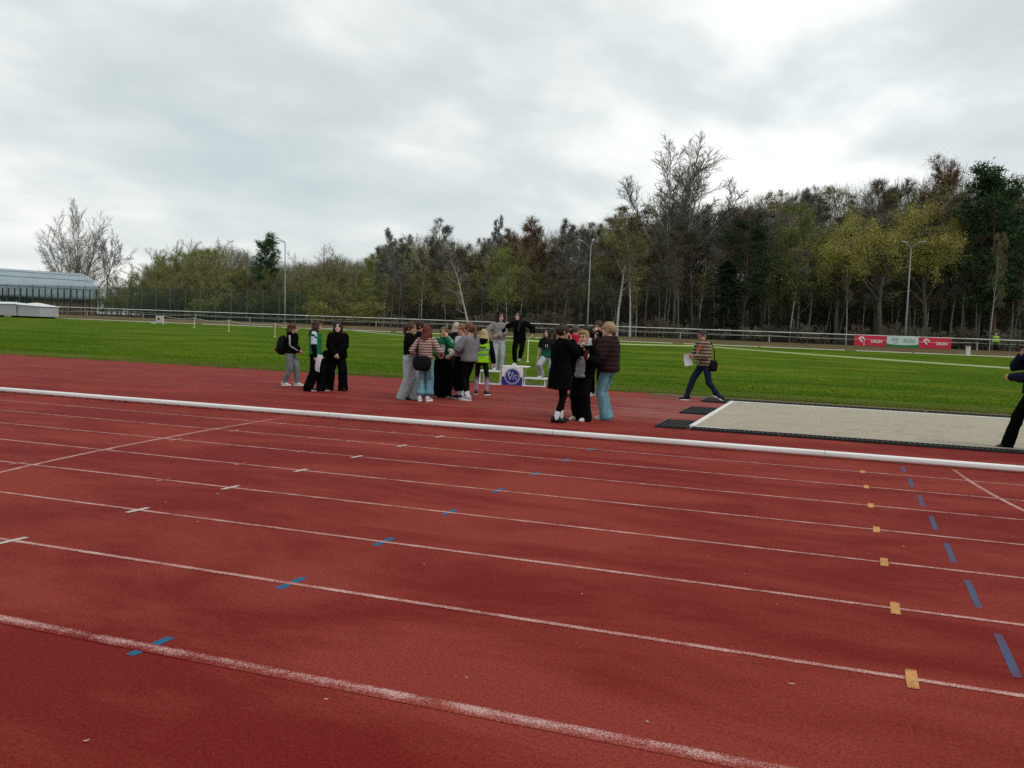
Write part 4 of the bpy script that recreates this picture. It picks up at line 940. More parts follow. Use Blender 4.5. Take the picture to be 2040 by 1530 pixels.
held(I, 'brochure', paper(.15, .40), plain('brochure_print', (.55, .56, .58), .5), (-.25, -.15, .70), rz(60) @ ry(-14), 'white brochure hanging from the hand of the girl in the green vest', 'brochure')
I = person('girl with long dark hair in a big black jacket facing the camera', 671, 778, 1.62, 2, dict(mat=C_blk, hem=.84, fit=.075, kind='jacket', name='jacket', flare=.02), ('wide', C_blk2), C_shB, 'verylong', HK, feet=((-.20, .05, -25), (.15, -.02, 8)), hands=((-.08, -.22, .93), (.02, -.24, .95)), hint=((-1, .2, -.3), (1, .2, -.3)), head=(-14, -2, 0), sk=(.56, .38, .30), group=G, soles=False)
def drape(mb):
    rg = []
    for z, w_, d_, ox in ((0, .06, .09, 0), (-.10, .10, .10, -.02), (-.30, .13, .10, -.09), (-.50, .16, .09, -.17), (-.62, .15, .07, -.21), (-.66, .12, .04, -.22)): rg.append([(ox+w_*math.cos(2*math.pi*j/18)*(1+.12*math.sin(j*2.3)), d_*math.sin(2*math.pi*j/18), z) for j in range(18)])
    mb.loft(rg)
held(I, 'folded_coat', drape, C_blk, (-.26, -.12, 1.02), ID3, 'black coat hanging over the arm of the girl in the big black jacket', 'coat', True)
# cluster
I = person('woman with tied brown hair, black turtleneck and wide pale grey trousers, arms crossed', 813, 796, 1.68, 68, dict(mat=C_blk2, hem=1.0, fit=.018, kind='turtle', name='turtleneck'), ('wide', C_lgrey), C_shB, 'pony', HB, feet=((-.09, .10, -8), (.09, -.08, 10)), hands=((.08, -.19, 1.13), (-.09, -.20, 1.10)), hint=((-.7, -.1, -1), (.7, -.1, -1)), head=(-10, 6, 0), sk=SK2, group=G, soles=False)
I = person('woman with dark hair bun in black top and blue grey wide trousers, half hidden', 832, 792, 1.72, 72, dict(mat=C_blk, hem=.98, fit=.02, kind='turtle', name='top'), ('wide', fabric('blue_grey_denim', (.105, .135, .165))), C_shB, 'bun', (.032, .017, .012), feet=((-.10, .08, -8), (.09, -.06, 8)), hands=((-.1, -.22, 1.08), (.1, -.2, 1.05)), head=(8, 8, 0), group=G)
I = person('red haired woman in pink and maroon striped sweater and cropped jeans, seen from behind', 845, 800, 1.62, 158, dict(mat=fabric('striped_knit', (.40, .265, .24), pat=zstripes((.075, .030, .030), .056, .36)), hem=.98, fit=.030, name='sweater', kind='plain'), ('flare', C_jean), C_shW, 'long', HR, feet=((-.085, -.04, -6), (.09, .03, 8)), hands=((-.30, -.26, 1.06), (.23, -.10, .98)), head=(-6, 8, 0), sock=fabric('pink_sock', (.36, .13, .15)), hem=.18, group=G)
bg = held(I, 'shoulder_bag', bag_shape(.40, .15, .32, .2), C_bag, (.015, .165, .875), rx(6), 'slouchy black shoulder bag on the hip of the red haired woman', 'bag', True)
mb = MB(); s = I['s']; mb.tube([np.array([.15, .15, .98])*s, np.array([.165, .13, 1.2])*s, np.array([.13, .06, 1.425])*s, np.array([.07, -.09, 1.38])*s, np.array([-.05, -.15, 1.15])*s, np.array([-.17, .05, .98])*s], [.014*s]*6, 6); o = mb.build('strap', C_bag, None, True); o.parent = bg; o.matrix_parent_inverse = bg.matrix_world.inverted(); o.matrix_basis = I['Mw']
I = person('girl in a green track jacket with white stripes, hand on her cheek, facing the camera', 880, 791, 1.60, -8, dict(mat=C_green, hem=.96, fit=.045, kind='jacket', name='track_jacket'), ('wide', C_blk), C_shB, 'pony', (.11, .065, .035), feet=((-.11, 0, -20), (.12, 0, 20)), hands=((-.10, -.24, 1.04), (.105, -.135, 1.47)), hint=((-1, .2, -.6), (.7, -.3, -1)), head=(-4, 4, 0), sk=(.48, .30, .21), group=G, curl=(.8, .5), hdir=(None, (-.2, .0, 1)))
stripe_on(I, 0, C_white, (-.7, -.5, .6), .014, r=(.088, .082, .068)); stripe_on(I, 1, C_white, (.7, -.5, .6), .014, r=(.088, .082, .068))
mb = MB(); s = I['s']; sp = I['spine']
for sd in (-1, 1): mb.tube([sp(1.445)+np.array([sd*.075, -.03, .035])*s, sp(1.36)+np.array([sd*.045, -.118, .0])*s, sp(1.30)+np.array([sd*.012, -.148, 0])*s], [.014*s, .017*s, .010*s], 8)
mb.build('collar', fabric('dark_green_hood', (.010, .040, .030)), I['root'], True)
held(I, 'paper_sheet', paper(.11, .24), C_paper, (.0, -.26, 1.17), rz(-30) @ ry(12), 'white paper sheet held before the green track jacket', 'paper')
I = person('person with pale blond hair in a long black quilted coat, seen from behind', 905, 779, 1.72, 172, dict(mat=C_blkp, hem=.62, fit=.06, kind='puffer', hood=1, name='long_coat'), ('straight', C_blk), C_shW, 'bob', (.40, .33, .25), feet=((-.10, 0, -60), (.12, .02, 10)), hands=((-.22, -.2, 1.0), (.22, -.2, 1.0)), group=G)
I = person('woman looking left in a white top with blue lanyard, half hidden by the grey sweater', 917, 794, 1.69, -58, dict(mat=C_white, hem=.98, fit=.03, name='top'), ('straight', C_blk), C_shB, 'pony', (.16, .085, .045), feet=((-.10, .02, -10), (.09, -.02, 6)), hands=((-.12, -.25, 1.1), (.05, -.34, 1.0)), head=(6, 4, 0), sk=SK3, sock=C_sock, hem=.22, group=G, curl=(.6, .9))
mb = MB(); s = I['s']; sp = I['spine']; mb.tube([sp(1.40)+np.array([-.06, -.09, 0])*s, sp(1.2)+np.array([0, -.15, 0])*s, sp(1.02)+np.array([.02, -.165, 0])*s], [.012*s, .018*s, .030*s], 8); mb.tube([sp(1.40)+np.array([.09, -.07, 0])*s, sp(1.2)+np.array([.05, -.15, 0])*s, sp(1.05)+np.array([.04, -.165, 0])*s], [.012*s, .018*s, .030*s], 8); mb.build('lanyard', plain('blue_ribbon', (.02, .09, .42)), I['root'], True)
I = person('girl with long auburn ponytail in a loose grey sweatshirt and black leggings, seen from behind', 932, 798, 1.71, -132, dict(mat=C_gsw, hem=.88, fit=.055, name='sweatshirt'), ('leggings', C_blk2), plain('lilac_trainer', (.36, .35, .40), .6, .3), 'longpony', (.115, .052, .030), feet=((-.09, -.10, -4), (.09, .06, 24)), hands=((-.16, -.27, 1.18), (.14, -.26, 1.16)), hint=((-1, .6, -.6), (1, .5, -.6)), head=(10, 2, 0), sock=C_sock, hem=.18, group=G)
VM = fabric('high_visibility_vest', (.26, .52, .012), rough=.6, var=.1, pat=lambda t, a: zband(t, a, ((.965, 1.015, (.10, .24, .15)), (1.085, 1.135, (.10, .24, .15)))))
I = person('blonde woman in a yellow green safety vest and lilac tipped leggings, seen from behind', 957, 787, 1.58, 168, dict(mat=C_blk2, hem=.90, fit=.030, name='hoodie', cuff=.006), ('leggings', fabric('dip_dye_leggings', (.010, .010, .012), pat=lambda t, a: t.mix(t.step(t.sep()[2], .47, .34), a, (.27, .19, .29)))), C_shB, 'bob', (.42, .31, .155), feet=((-.17, .05, -22), (.13, -.02, 18)), hands=((-.34, -.06, .74), (.24, -.16, .88)), lean=(-.03, -.03), head=(10, 10, 0), group=G)
upper(I, VM, hem=.86, fit=.050, sleeve=0, name='safety_vest', flare=.01); upper(I, C_blk, hem=1.36, fit=.045, sleeve=0, hood=1, name='hood')
mb = MB(); s = I['s']; rr = random.Random(5)
for j in range(9): mb.box(I['spine'](1.255)+np.array([(-.10+.025*j), .168-.10*abs(-.10+.025*j), rr.choice((0, .006))])*s, (.015*s, .010*s, .038*s), rz(0))
mb.build('lettering', C_blk, I['root'])
# winners on the podium
def pod(u, v_): c, n_ = math.cos(R(9)), math.sin(R(9)); return (pdx+c*u-n_*v_, pdy+.28+n_*u+c*v_, 0)
W_ = 'winners on the podium'
I = person('girl with dark curly bob in a grey knit sweater standing on the left podium step', 990, 740, 1.68, 8, dict(mat=C_gsw2, hem=.95, fit=.055, name='sweater'), ('straight', C_lgrey), C_shW, 'curly', HK, at=pod(-.50, 0), z0=LH, feet=((-.10, -.03, -12), (.10, -.02, 14)), hands=((-.24, -.02, .95), (-.06, -.23, 1.06)), hint=((-1, .1, -.1), (1, .1, -.8)), lean=(.03, 0), head=(6, 4, 0), group=W_)
I = person('laughing girl in black with long dark hair, one foot lifted on the podium top', 1031, 724, 1.64, -6, dict(mat=C_blk2, hem=.86, fit=.045, kind='jacket', name='jacket'), ('slim', C_blk), C_shW, 'verylong', HK, at=pod(.06, .02), z0=PH, feet=((-.05, -.03, -14), (.08, .10, 20, .10, 40)), hands=((-.46, -.14, .96), (.46, -.10, 1.0)), hint=((-.5, .8, .4), (.5, .8, .4)), lean=(-.02, -.12), hip=(.05, .10, -.10), head=(-32, -4, 4), sk=(.58, .40, .32), group=W_)
TS = fabric('green_black_shirt', (.008, .010, .010), pat=lambda t, a: t.mix(t.step(t.math('ADD', t.sep()[2], t.math('MULTIPLY', t.noise(30, 2), .05)), 1.20, .98), a, (.010, .095, .062)))
I = person('girl with long dark hair in a numbered green shirt, one foot on the right step', 1079, 768, 1.66, -16, dict(mat=TS, hem=.88, fit=.045, name='shirt'), ('straight', C_lgrey), C_shW, 'verylong', HK, at=pod(.985, -.05), feet=((-.16, -.05, -18, .25), (.15, .06, 14)), hands=((-.30, -.06, .83), (.27, -.08, .86)), sleeve=.72, lean=(-.02, .02), head=(-24, -4, 0), sk=(.50, .33, .26), group=W_)
o = obj('shirt_number', text_mesh('11', .11*I['s'], .003), C_white, I['root']); p_ = I['spine'](1.22); o.location = (p_[0], p_[1]-.158*I['s'], p_[2]); o.rotation_euler = (R(90), 0, 0)
# right cluster
G2 = 'people standing beside the white kerb'
I = person('woman in a knee length black coat, dark ponytail, hands at her face', 1112, 842, 1.73, 124, dict(mat=C_blk, hem=.60, fit=.055, kind='coat', name='long_coat', flare=.03), ('leggings', C_blk2), C_shB, 'pony', (.030, .017, .013), feet=((-.07, .10, -14), (.09, -.10, 8)), hands=((-.06, -.165, 1.44), (.05, -.17, 1.42)), hint=((-.25, -.5, -1), (.25, -.5, -1)), head=(-8, 8, 0), sk=SK2, sock=C_sock, hem=.19, group=G2, soles=False, hdir=((.2, .2, 1), (-.2, .2, 1)))
RB = fabric('red_blue_jacket', (.34, .014, .030), var=.1, pat=lambda t, a: zband(t, a, ((.80, 1.16, (.012, .012, .02)), (1.16, 1.34, (.018, .12, .23)), (1.22, 1.25, (.012, .015, .05)))))
I = person('grey haired man in a red and blue jacket, back turned, behind the black coat', 1141, 791, 1.78, 160, dict(mat=RB, hem=.88, fit=.055, kind='jacket', name='jacket', hood=1), ('straight', C_blk), C_shB, 'crop', (.075, .070, .066), feet=((-.10, .0, -8), (.22, .10, -60)), hands=((-.2, -.2, 1.05), (.2, -.2, 1.05)), male=True, head=(-4, 4, 0), sk=SK2, group=G2, soles=False)
I = person('person with dark hair looking left in a pale grey jacket, behind the blond one', 1163, 803, 1.75, -62, dict(mat=fabric('pale_grey_jacket', (.34, .35, .36), pat=lambda t, a: zband(t, a, ((1.22, 1.27, (.02, .02, .02)), (.8, 1.10, (.02, .02, .022))))), hem=.88, fit=.05, kind='jacket', name='jacket'), ('straight', C_blk), C_shW, 'bun', HD, feet=((-.10, .02, -8), (.11, -.02, 8)), hands=((-.15, -.25, 1.05), (.12, -.25, 1.02)), head=(0, 4, 0), group=G2)
I = person('tall dark haired man at the back with his fist at his mouth', 1187, 790, 1.90, -18, dict(mat=C_blk, hem=.88, fit=.05, kind='jacket', name='jacket'), ('slim', C_blk), C_shW, 'short', (.035, .022, .016), feet=((-.10, .02, -6), (.10, -.06, 30)), hands=((-.2, -.2, 1.0), (.03, -.19, 1.47)), hint=((-1, .2, -.6), (1, -.1, -1)), male=True, head=(-6, 8, 0), sk=SK3, curl=(.5, 1.1), group=G2, hdir=(None, (-.4, .1, .9)))
I = person('blond short haired person in black jacket over grey hoodie, hand at the mouth', 1158, 838, 1.63, -24, dict(mat=C_blk, hem=.80, fit=.060, kind='coat', name='jacket'), ('wide', C_blk2), C_shW, 'quiff', HBL, feet=((-.12, .10, -30), (.10, -.04, -8)), hands=((-.02, -.19, 1.42), (.21, -.25, 1.20)), hint=((-.8, -.1, -1), (.5, .1, -1)), head=(-6, 4, 0), sk=(.47, .28, .19), curl=(.9, 1.0), group=G2, hdir=((.6, .0, .6), (-.25, -.3, .8)))
mb = MB(); torso = I['torso']; torso(mb, [(.835, .10, .09, -.105), (.86, .128, .125, -.085), (1.05, .118, .122, -.070), (1.2, .105, .122, -.068), (1.34, .08, .10, -.055), (1.42, .05, .07, -.03)]); ell(mb, I['spine'](1.44)+np.array([0, .035, 0]), (.140*I['s'], .120*I['s'], .050*I['s']))
for sd in (-1, 1): limb(mb, (I['spine'](1.44)+np.array([sd*.10, .04, .02]), I['spine'](1.36)+np.array([sd*.05, -.13, 0])), [.042*I['s'], .028*I['s']], 10)
hd_ = obj('hoodie', bake(mb, 'hoodie', .008, 2, folds(3, .006)), fabric('grey_hoodie', (.24, .24, .245)), I['root'])
mb = MB(); 
for j, (dx, dz, h_) in enumerate(((-.035, .06, .05), (-.005, .07, .07), (.025, .05, .05), (-.03, -.02, .05), (.005, -.03, .06), (.032, -.02, .04))): mb.box(I['spine'](1.22)+np.array([dx, -.190, dz])*I['s'], (.012*I['s'], .008, h_*I['s']), ry(12*(-1)**j))
mb.build('lettering', C_blk, hd_)
ph = lambda mb: mb.box((0, 0, 0), (.075, .010, .15))
P_ = I['arms'][1][2]/I['s']; o = held(I, 'mobile_phone', ph, plain('dark_red_case', (.10, .012, .014), .4), (P_[0]-.03, P_[1]-.06, P_[2]+.085), rz(-12) @ rx(-12), 'dark red phone in the hand of the blond short haired person', 'phone')
I = person('short haired blonde in a dark brown puffer jacket and flared teal jeans', 1207, 836, 1.80, -112, dict(mat=C_bwn, hem=.86, fit=.085, kind='puffer', hood=1, name='puffer_jacket', arm=1.12), ('flare', C_jean), C_shW, 'short', (.31, .21, .11), feet=((-.10, -.02, -6), (.09, .02, 12)), hands=((-.02, -.26, 1.40), (.19, -.22, 1.0)), hint=((-1, 0, -.8), (1, .4, -.6)), head=(8, 0, 0), sk=SK1, group=G2, hdir=((.1, -.1, 1), None))
C_str = fabric('striped_puffer', (.25, .195, .14), pat=zstripes((.070, .048, .038), .080, .55, .02))
I = person('man in beige and brown striped puffer striding left past the sand pit', 1399, 800, 1.80, -60, dict(mat=C_str, hem=.92, fit=.05, kind='puffer', name='puffer_jacket', male=True) if False else dict(mat=C_str, hem=.88, fit=.055, kind='puffer', name='puffer_jacket'), ('slim', C_djean), C_shB, 'crop', (.022, .017, .014), feet=((-.22, -.31, -26), (.20, .32, -22, .0, 28)), hands=((-.12, -.27, 1.08), (.03, -.26, 1.06)), hint=((-1, .3, -.9), (1, .6, -.9)), lean=(0, -.05), hip=(0, 0, -.025), head=(8, 26, 0), male=True, sk=SK3, curl=(.8, .8), group='men walking')
mb = MB(); I['torso'](mb, [(.93, .05, .10, -.085, 20, .0), (1.05, .06, .12, -.06), (1.2, .065, .12, -.055), (1.34, .06, .10, -.04), (1.42, .04, .07, -.02)]); obj('shirt', bake(mb, 'shirt', .008, 2, folds(9, .005)), fabric('pale_shirt', (.36, .36, .38)), I['root'])
mb = MB(); mb.tube([I['spine'](z)+np.array([x, y, 0])*I['s'] for z, x, y in ((1.40, .10, -.085), (1.33, .10, -.135), (1.24, .085, -.165), (1.17, .075, -.165))], [.022, .032, .032, .018], 8); mb.build('vest_edge', plain('orange_cloth', (.62, .085, .02), .7), I['root'], True)
held(I, 'paper_sheet', paper(.20, .30, .05), C_paper, (-.12, -.36, .98), rz(70) @ ry(-10), 'white paper sheets in the hands of the striding man', 'paper')
bg = held(I, 'shoulder_bag', bag_shape(.20, .09, .28), C_bag, (.225, .12, .86), rz(80), 'black shoulder bag at the hip of the striding man', 'bag', True)
mb = MB(); s = I['s']; mb.tube([np.array([.24, .12, 1.0])*s, np.array([.19, .15, 1.2])*s, np.array([.08, .10, 1.43])*s], [.012*s]*3, 6); o = mb.build('strap', C_bag, None, True); o.parent = bg; o.matrix_parent_inverse = bg.matrix_world.inverted(); o.matrix_basis = I['Mw']
I = person('grey haired man in dark navy jacket walking in from the right edge', 2052, 899, 1.78, -84, dict(mat=fabric('navy_jacket', (.008, .009, .022), var=.2), hem=.90, fit=.05, kind='jacket', name='jacket'), ('straight', C_blk), C_shB, 'crop', (.16, .16, .165), feet=((-.08, -.30, -4, .0, -10), (.09, .30, 6, .0, 22)), hands=((-.02, -.20, 1.44), (.08, -.33, 1.12)), hint=((-1, 0, -.8), (1, .5, -.7)), hip=(0, 0, -.02), head=(6, 6, 0), male=True, sk=SK3, curl=(.9, .9), group='men walking', soles=False, hdir=((.1, -.1, 1), None))
b_ = on_y(1992, 709, 93.6)
I = person('distant steward in a yellow green vest by the barrier rail at right', 1992, 709, 1.68, 4, dict(mat=fabric('far_safety_vest', (.30, .50, .06), pat=lambda t, a: zband(t, a, ((1.02, 1.08, (.5, .55, .5)), (1.2, 1.26, (.02, .03, .02))))), hem=.86, fit=.06, name='safety_vest'), ('straight', C_blk), C_shB, 'short', (.25, .24, .2), at=(b_[0], 96.4, 0), z0=BANK)
# ------------------------------------------------------------------ trees
def rot_about(v, axis, a): return np.array(Quaternion(Vector(axis), a) @ Vector(v))
class Tree:
    """grows limbs into MB objects: wood (trunk and limbs) and crown (branches, twigs, leaves)"""
    def __init__(s, seed): s.r = random.Random(seed); s.wood = MB(); s.crown = MB(); s.twigs = []; s.tips = []
    def path(s, p, d, L, n, wander, trop):
        pts = [np.array(p, float)]; d = np.array(d, float)
        for i in range(n):
            d = d + np.array([s.r.gauss(0, wander), s.r.gauss(0, wander), s.r.gauss(0, wander)+trop]); d /= np.linalg.norm(d)
            pts.append(pts[-1]+d*(L/n))
        return pts
    def at(s, pts, t):
        k = len(pts)-1; f = min(k-1e-6, max(0, t*k)); i = int(f); u = f-i
        d = pts[i+1]-pts[i]; return pts[i]*(1-u)+pts[i+1]*u, d/(np.linalg.norm(d)+1e-9)
    def side(s, d, ang):
        a = s.r.uniform(0, 2*math.pi); ref = np.array([0, 0, 1.0]) if abs(d[2]) < .9 else np.array([1.0, 0, 0])
        x = np.cross(d, ref); x /= np.linalg.norm(x); y = np.cross(d, x)
        return d*math.cos(ang)+(x*math.cos(a)+y*math.sin(a))*math.sin(ang)
    def branch(s, pts, r0, r1, mb, n):
        k = len(pts); s_ = [r0+(r1-r0)*(i/(k-1))**.8 for i in range(k)]; mb.tube(pts, s_, n, cap=False)
    def grow(s, pts, r0, lev, spec):
        """children along pts following spec[lev]"""
        if lev >= len(spec): return
        q = spec[lev]; n = q['n'] if not isinstance(q['n'], tuple) else s.r.randint(*q['n']); last = lev == len(spec)-1
        ln0 = np.linalg.norm(pts[-1]-pts[0])
        for i in range(n):
            t = q['t0']+(q['t1']-q['t0'])*((i+s.r.random())/n)
            p, d = s.at(pts, t); L = q['len']*ln0*(q.get('base', .35)+(1-q.get('base', .35))*(1-t)**q.get('pw', .8))*s.r.uniform(.65, 1.25)
            dd = s.side(d, R(s.r.gauss(q['ang'], q.get('av', 9))))
            if q.get('out'): 
                o = np.array([p[0], p[1], 0]); nn = np.linalg.norm(o)
                if nn > .2: dd = dd+o/nn*q['out']; dd /= np.linalg.norm(dd)
            if last:
                L = max(L, q.get('min', .35)); dd = dd+np.array([0, 0, q.get('trop', 0)]); s.twigs.append((p, dd/np.linalg.norm(dd), L, q.get('r', .012))); continue
            cp = s.path(p, dd, L, q.get('seg', 3), q.get('wan', .12), q.get('trop', .05))
            r = max(q.get('rmin', .012), r0*q.get('rr', .45)*(1-t*.45)); s.branch(cp, r, max(r*.3, .008), s.wood if q.get('wood') else s.crown, q.get('sides', 4))
            s.tips.append((cp[-1], lev)); s.grow(cp, r, lev+1, spec)
    def emit_twigs(s):
        for p, d, L, r in s.twigs:
            ref = np.array([0, 0, 1.0]) if abs(d[2]) < .9 else np.array([1.0, 0, 0]); x = np.cross(d, ref); x /= np.linalg.norm(x); y = np.cross(d, x)
            b = [p+x*r, p-x*r*.5+y*r*.87, p-x*r*.5-y*r*.87, p+d*L]
            s.crown.add([tuple(q) for q in b], [(0, 1, 3), (1, 2, 3), (2, 0, 3)])
    def leaves(s, n, size, spread=.15, droop=0.0, pick=None):
        tw = pick or s.twigs; lm = MB()
        for i in range(n):
            p, d, L, r = tw[s.r.randrange(len(tw))]; u = s.r.random()**.7
            c = p+d*L*u+np.array([s.r.gauss(0, spread), s.r.gauss(0, spread), s.r.gauss(-droop, spread)])
            a = np.array([s.r.gauss(0, 1) for _ in range(3)]); a /= np.linalg.norm(a); b = np.cross(a, [s.r.gauss(0, 1) for _ in range(3)]); b /= np.linalg.norm(b)+1e-9
            z = size*s.r.uniform(.6, 1.4); lm.add([tuple(c-a*z), tuple(c+b*z*.5), tuple(c+a*z), tuple(c-b*z*.5)], [(0, 1, 2, 3)])
        return lm
def bark(name, c1, c2, sc_=(1, 1, .25), nsc=6, random_=.0):
    t = NT(name, .9, .1); n = t.noise(nsc, 5, .65, t.map(sc_)); t.col(t.mix(t.step(n, .35, .65), c1, c2)); return t.m
def foliage(name, c1, c2, nsc=.6, var=.25):
    t = NT(name, .8, .08); n = t.noise(nsc, 3, .6); oi = t.t.nodes.new('ShaderNodeObjectInfo')
    c = t.mix(t.step(n, .32, .68), c1, c2)
    h = t.t.nodes.new('ShaderNodeHueSaturation'); h.inputs['Hue'].default_value = .5; t.link(c, h.inputs['Color'])
    t.link(t.math('MULTIPLY_ADD', oi.outputs['Random'], var*2, 1-var), h.inputs['Value']); t.link(t.math('MULTIPLY_ADD', oi.outputs['Random'], .02, .49), h.inputs['Hue'])
    t.link(h.outputs[0], t.b.inputs['Base Color']); return t.m
B_grey = bark('grey_bark', (.12, .112, .095), (.25, .24, .205)); B_dark = bark('dark_bark', (.042, .037, .030), (.11, .098, .080))
B_pale = bark('pale_bark', (.24, .23, .20), (.42, .40, .36)); B_pine = bark('pine_bark', (.065, .045, .033), (.15, .095, .065))
t = NT('birch_bark', .8, .15); n = t.noise(5, 4, .6, t.map((.5, .5, 3.2))); t.col(t.mix(t.step(n, .53, .60), (.42, .41, .37), (.035, .03, .027))); B_birch = t.m
T_grey = foliage('grey_twigs', (.100, .097, .082), (.20, .195, .17)); T_brown = foliage('brown_twigs', (.098, .082, .055), (.19, .16, .112))
T_red = foliage('reddish_buds', (.075, .036, .022), (.14, .070, .042)); T_olive = foliage('olive_twigs', (.125, .125, .052), (.23, .23, .095))
T_pale = foliage('pale_twigs', (.10, .092, .078), (.19, .178, .155))
F_olive = foliage('olive_leaves', (.20, .205, .042), (.32, .325, .08)); F_yellow = foliage('mustard_catkins', (.215, .185, .042), (.32, .28, .080))
F_lime = foliage('fresh_leaves', (.17, .235, .04), (.29, .37, .08)); F_dull = foliage('dull_bud_leaves', (.165, .15, .05), (.26, .24, .09))
F_pine = foliage('pine_needles', (.020, .044, .018), (.044, .080, .032)); F_spruce = foliage('spruce_needles', (.009, .024, .012), (.022, .045, .02))
PROTO = {}
def finish(kind, T, bmat, tmat, leaf=None, lmat=None):
    T.emit_twigs(); root = (T.wood.mesh(kind+'_trunk'), T.crown.mesh(kind+'_crown')); root[0].materials.append(bmat); c = root[1]; c.materials.append(tmat)
    if leaf is not None:
        v0 = len(c.vertices); nf = len(c.polygons); mb = MB(); mb.v = list(T.crown.v); mb.f = list(T.crown.f); mb.n = T.crown.n; mb.add(leaf.v, leaf.f)
        c2 = mb.mesh(kind+'_crown'); c2.materials.append(tmat); c2.materials.append(lmat)
        mi = np.zeros(len(c2.polygons), np.int32); mi[nf:] = 1; c2.polygons.foreach_set('material_index', mi); bpy.data.meshes.remove(c); root = (root[0], c2)
    root[0].polygons.foreach_set('use_smooth', [True]*len(root[0].polygons)); PROTO.setdefault(kind, []).append(root)
H0 = 14.0
def trunk(T, H, r, wander=.03, n=9, lean=(0, 0), top=.1, base=(0, 0, 0)):
    d = np.array([lean[0], lean[1], 1.0]); d /= np.linalg.norm(d); pts = T.path(base, d, H, n, wander, .02)
    k = len(pts); T.wood.tube([pts[0]-np.array([0, 0, .25])]+pts, [r*1.5]+[r*(1.18 if i == 0 else 1)*(1-(1-top)*(i/(k-1))**.9) for i in range(k)], 8, cap=False); return pts
def bare(kind, seed, bmat, tmat, r=.13, limbs=15, ang=42, ln=.30, t0=.38, up=.12, leaf=None, lmat=None, lsize=.07, tw=(8, 8, 5), wander=.03, tr=.013):
    T = Tree(seed); p = trunk(T, H0, r, wander)
    T.grow(p, r, 0, [dict(n=limbs, t0=t0, t1=.97, ang=ang, len=ln, base=.30, wan=.10, trop=up, wood=1, sides=5, seg=4, rr=.42),
        dict(n=tw[0], t0=.25, t1=.98, ang=38, len=.55, base=.4, wan=.12, trop=up*.8, seg=3, rr=.45, rmin=.016),
        dict(n=tw[1], t0=.2, t1=1, ang=36, len=.60, base=.5, wan=.12, trop=.08, seg=2, rr=.5, rmin=.015, sides=3),
        dict(n=tw[2], t0=.10, t1=1, ang=40, len=1.0, base=.7, min=.5, r=tr*.85, trop=.14)])
    finish(kind, T, bmat, tmat, T.leaves(leaf, lsize, .26) if leaf else None, lmat)
for s_ in (1, 2, 3): bare('bare_tree', s_, B_dark if s_ == 1 else B_grey, T_grey, limbs=13+s_, ang=38+3*s_, t0=.46, ln=.31)
for s_ in (4, 5): bare('brown_tree', s_, B_grey, T_brown, limbs=15, ang=42, ln=.32, t0=.44, leaf=900, lmat=T_brown, lsize=.05)
bare('red_tree', 6, B_grey, T_red, limbs=15, ang=44, ln=.36, t0=.45, leaf=4000, lmat=T_red, lsize=.05)
for s_ in (7, 8): bare('olive_tree', s_, B_dark, T_olive, limbs=17, ang=46, ln=.36, t0=.22, leaf=6500, lmat=F_olive, lsize=.052)
for s_ in (9, 10): bare('dull_tree', s_, B_dark, T_brown, limbs=14, ang=42, ln=.30, t0=.38, leaf=3000, lmat=F_dull, lsize=.052)
bare('lime_tree', 11, B_grey, T_olive, limbs=17, ang=44, ln=.33, t0=.2, leaf=6500, lmat=F_lime, lsize=.055)
def willow(kind, seed):
    T = Tree(seed); p = trunk(T, H0*.55, .26, .10, 6, top=.5); spec = [dict(n=9, t0=.45, t1=1.0, ang=38, len=.95, base=.7, wan=.10, trop=.07, wood=1, sides=6, seg=5, rr=.5),
        dict(n=9, t0=.25, t1=1, ang=42, len=.42, base=.5, wan=.13, trop=.05, seg=3, rr=.45, rmin=.02), dict(n=8, t0=.2, t1=1, ang=42, len=.5, base=.5, wan=.13, trop=.02, seg=2, rr=.5, rmin=.012, sides=3),
        dict(n=4, t0=.1, t1=1, ang=38, len=.7, base=.6, min=.4, r=.009, trop=.0)]
    T.grow(p, .26, 0, spec); finish(kind, T, B_dark, T_olive, T.leaves(13000, .062, .20), F_yellow)
willow('willow', 21); willow('willow', 22)
def vase(kind, seed, bmat, tmat, th=.22, nl=9, ang=(14, 42), ll=.80, r=.24, nb=13, bl=.34, nt=10, leaf=0, lmat=None, lsize=.045, trop=.045, low=None, tw=.0125):
    """short trunk fanning out into long rising limbs, fine twigs"""
    T = Tree(seed); p = trunk(T, H0*th, r, .05, 4, top=.8); top = p[-1]; sp = [dict(n=nb, t0=.22, t1=1, ang=36, len=bl, base=.45, wan=.10, trop=.07, seg=4, rr=.42, rmin=.016, sides=4),
        dict(n=nt, t0=.15, t1=1, ang=38, len=.45, base=.5, wan=.12, trop=.05, seg=2, rr=.5, rmin=.014, sides=3), dict(n=5, t0=.1, t1=1, ang=36, len=.65, base=.6, min=.35, r=tw, trop=.10)]
    for i in range(nl):
        a = 2.39996*i+T.r.uniform(-.3, .3); q, _ = T.at(p, T.r.uniform(.72, 1)); tl = R(ang[0]+(ang[1]-ang[0])*(i/(nl-1))); L = H0*ll*(1.0-.30*(i/(nl-1)))*T.r.uniform(.92, 1.06)
        d = (math.cos(a)*math.sin(tl), math.sin(a)*math.sin(tl), math.cos(tl)); c = T.path(q, d, L, 8, .06, trop); T.branch(c, r*.44, .018, T.wood, 6); T.grow(c, r*.42, 0, sp)
    lm = None
    if leaf: lm = T.leaves(leaf, lsize, .14, 0, [q for q in T.twigs if q[0][2] < H0*low] if low else None)
    finish(kind, T, bmat, tmat, lm, lmat)
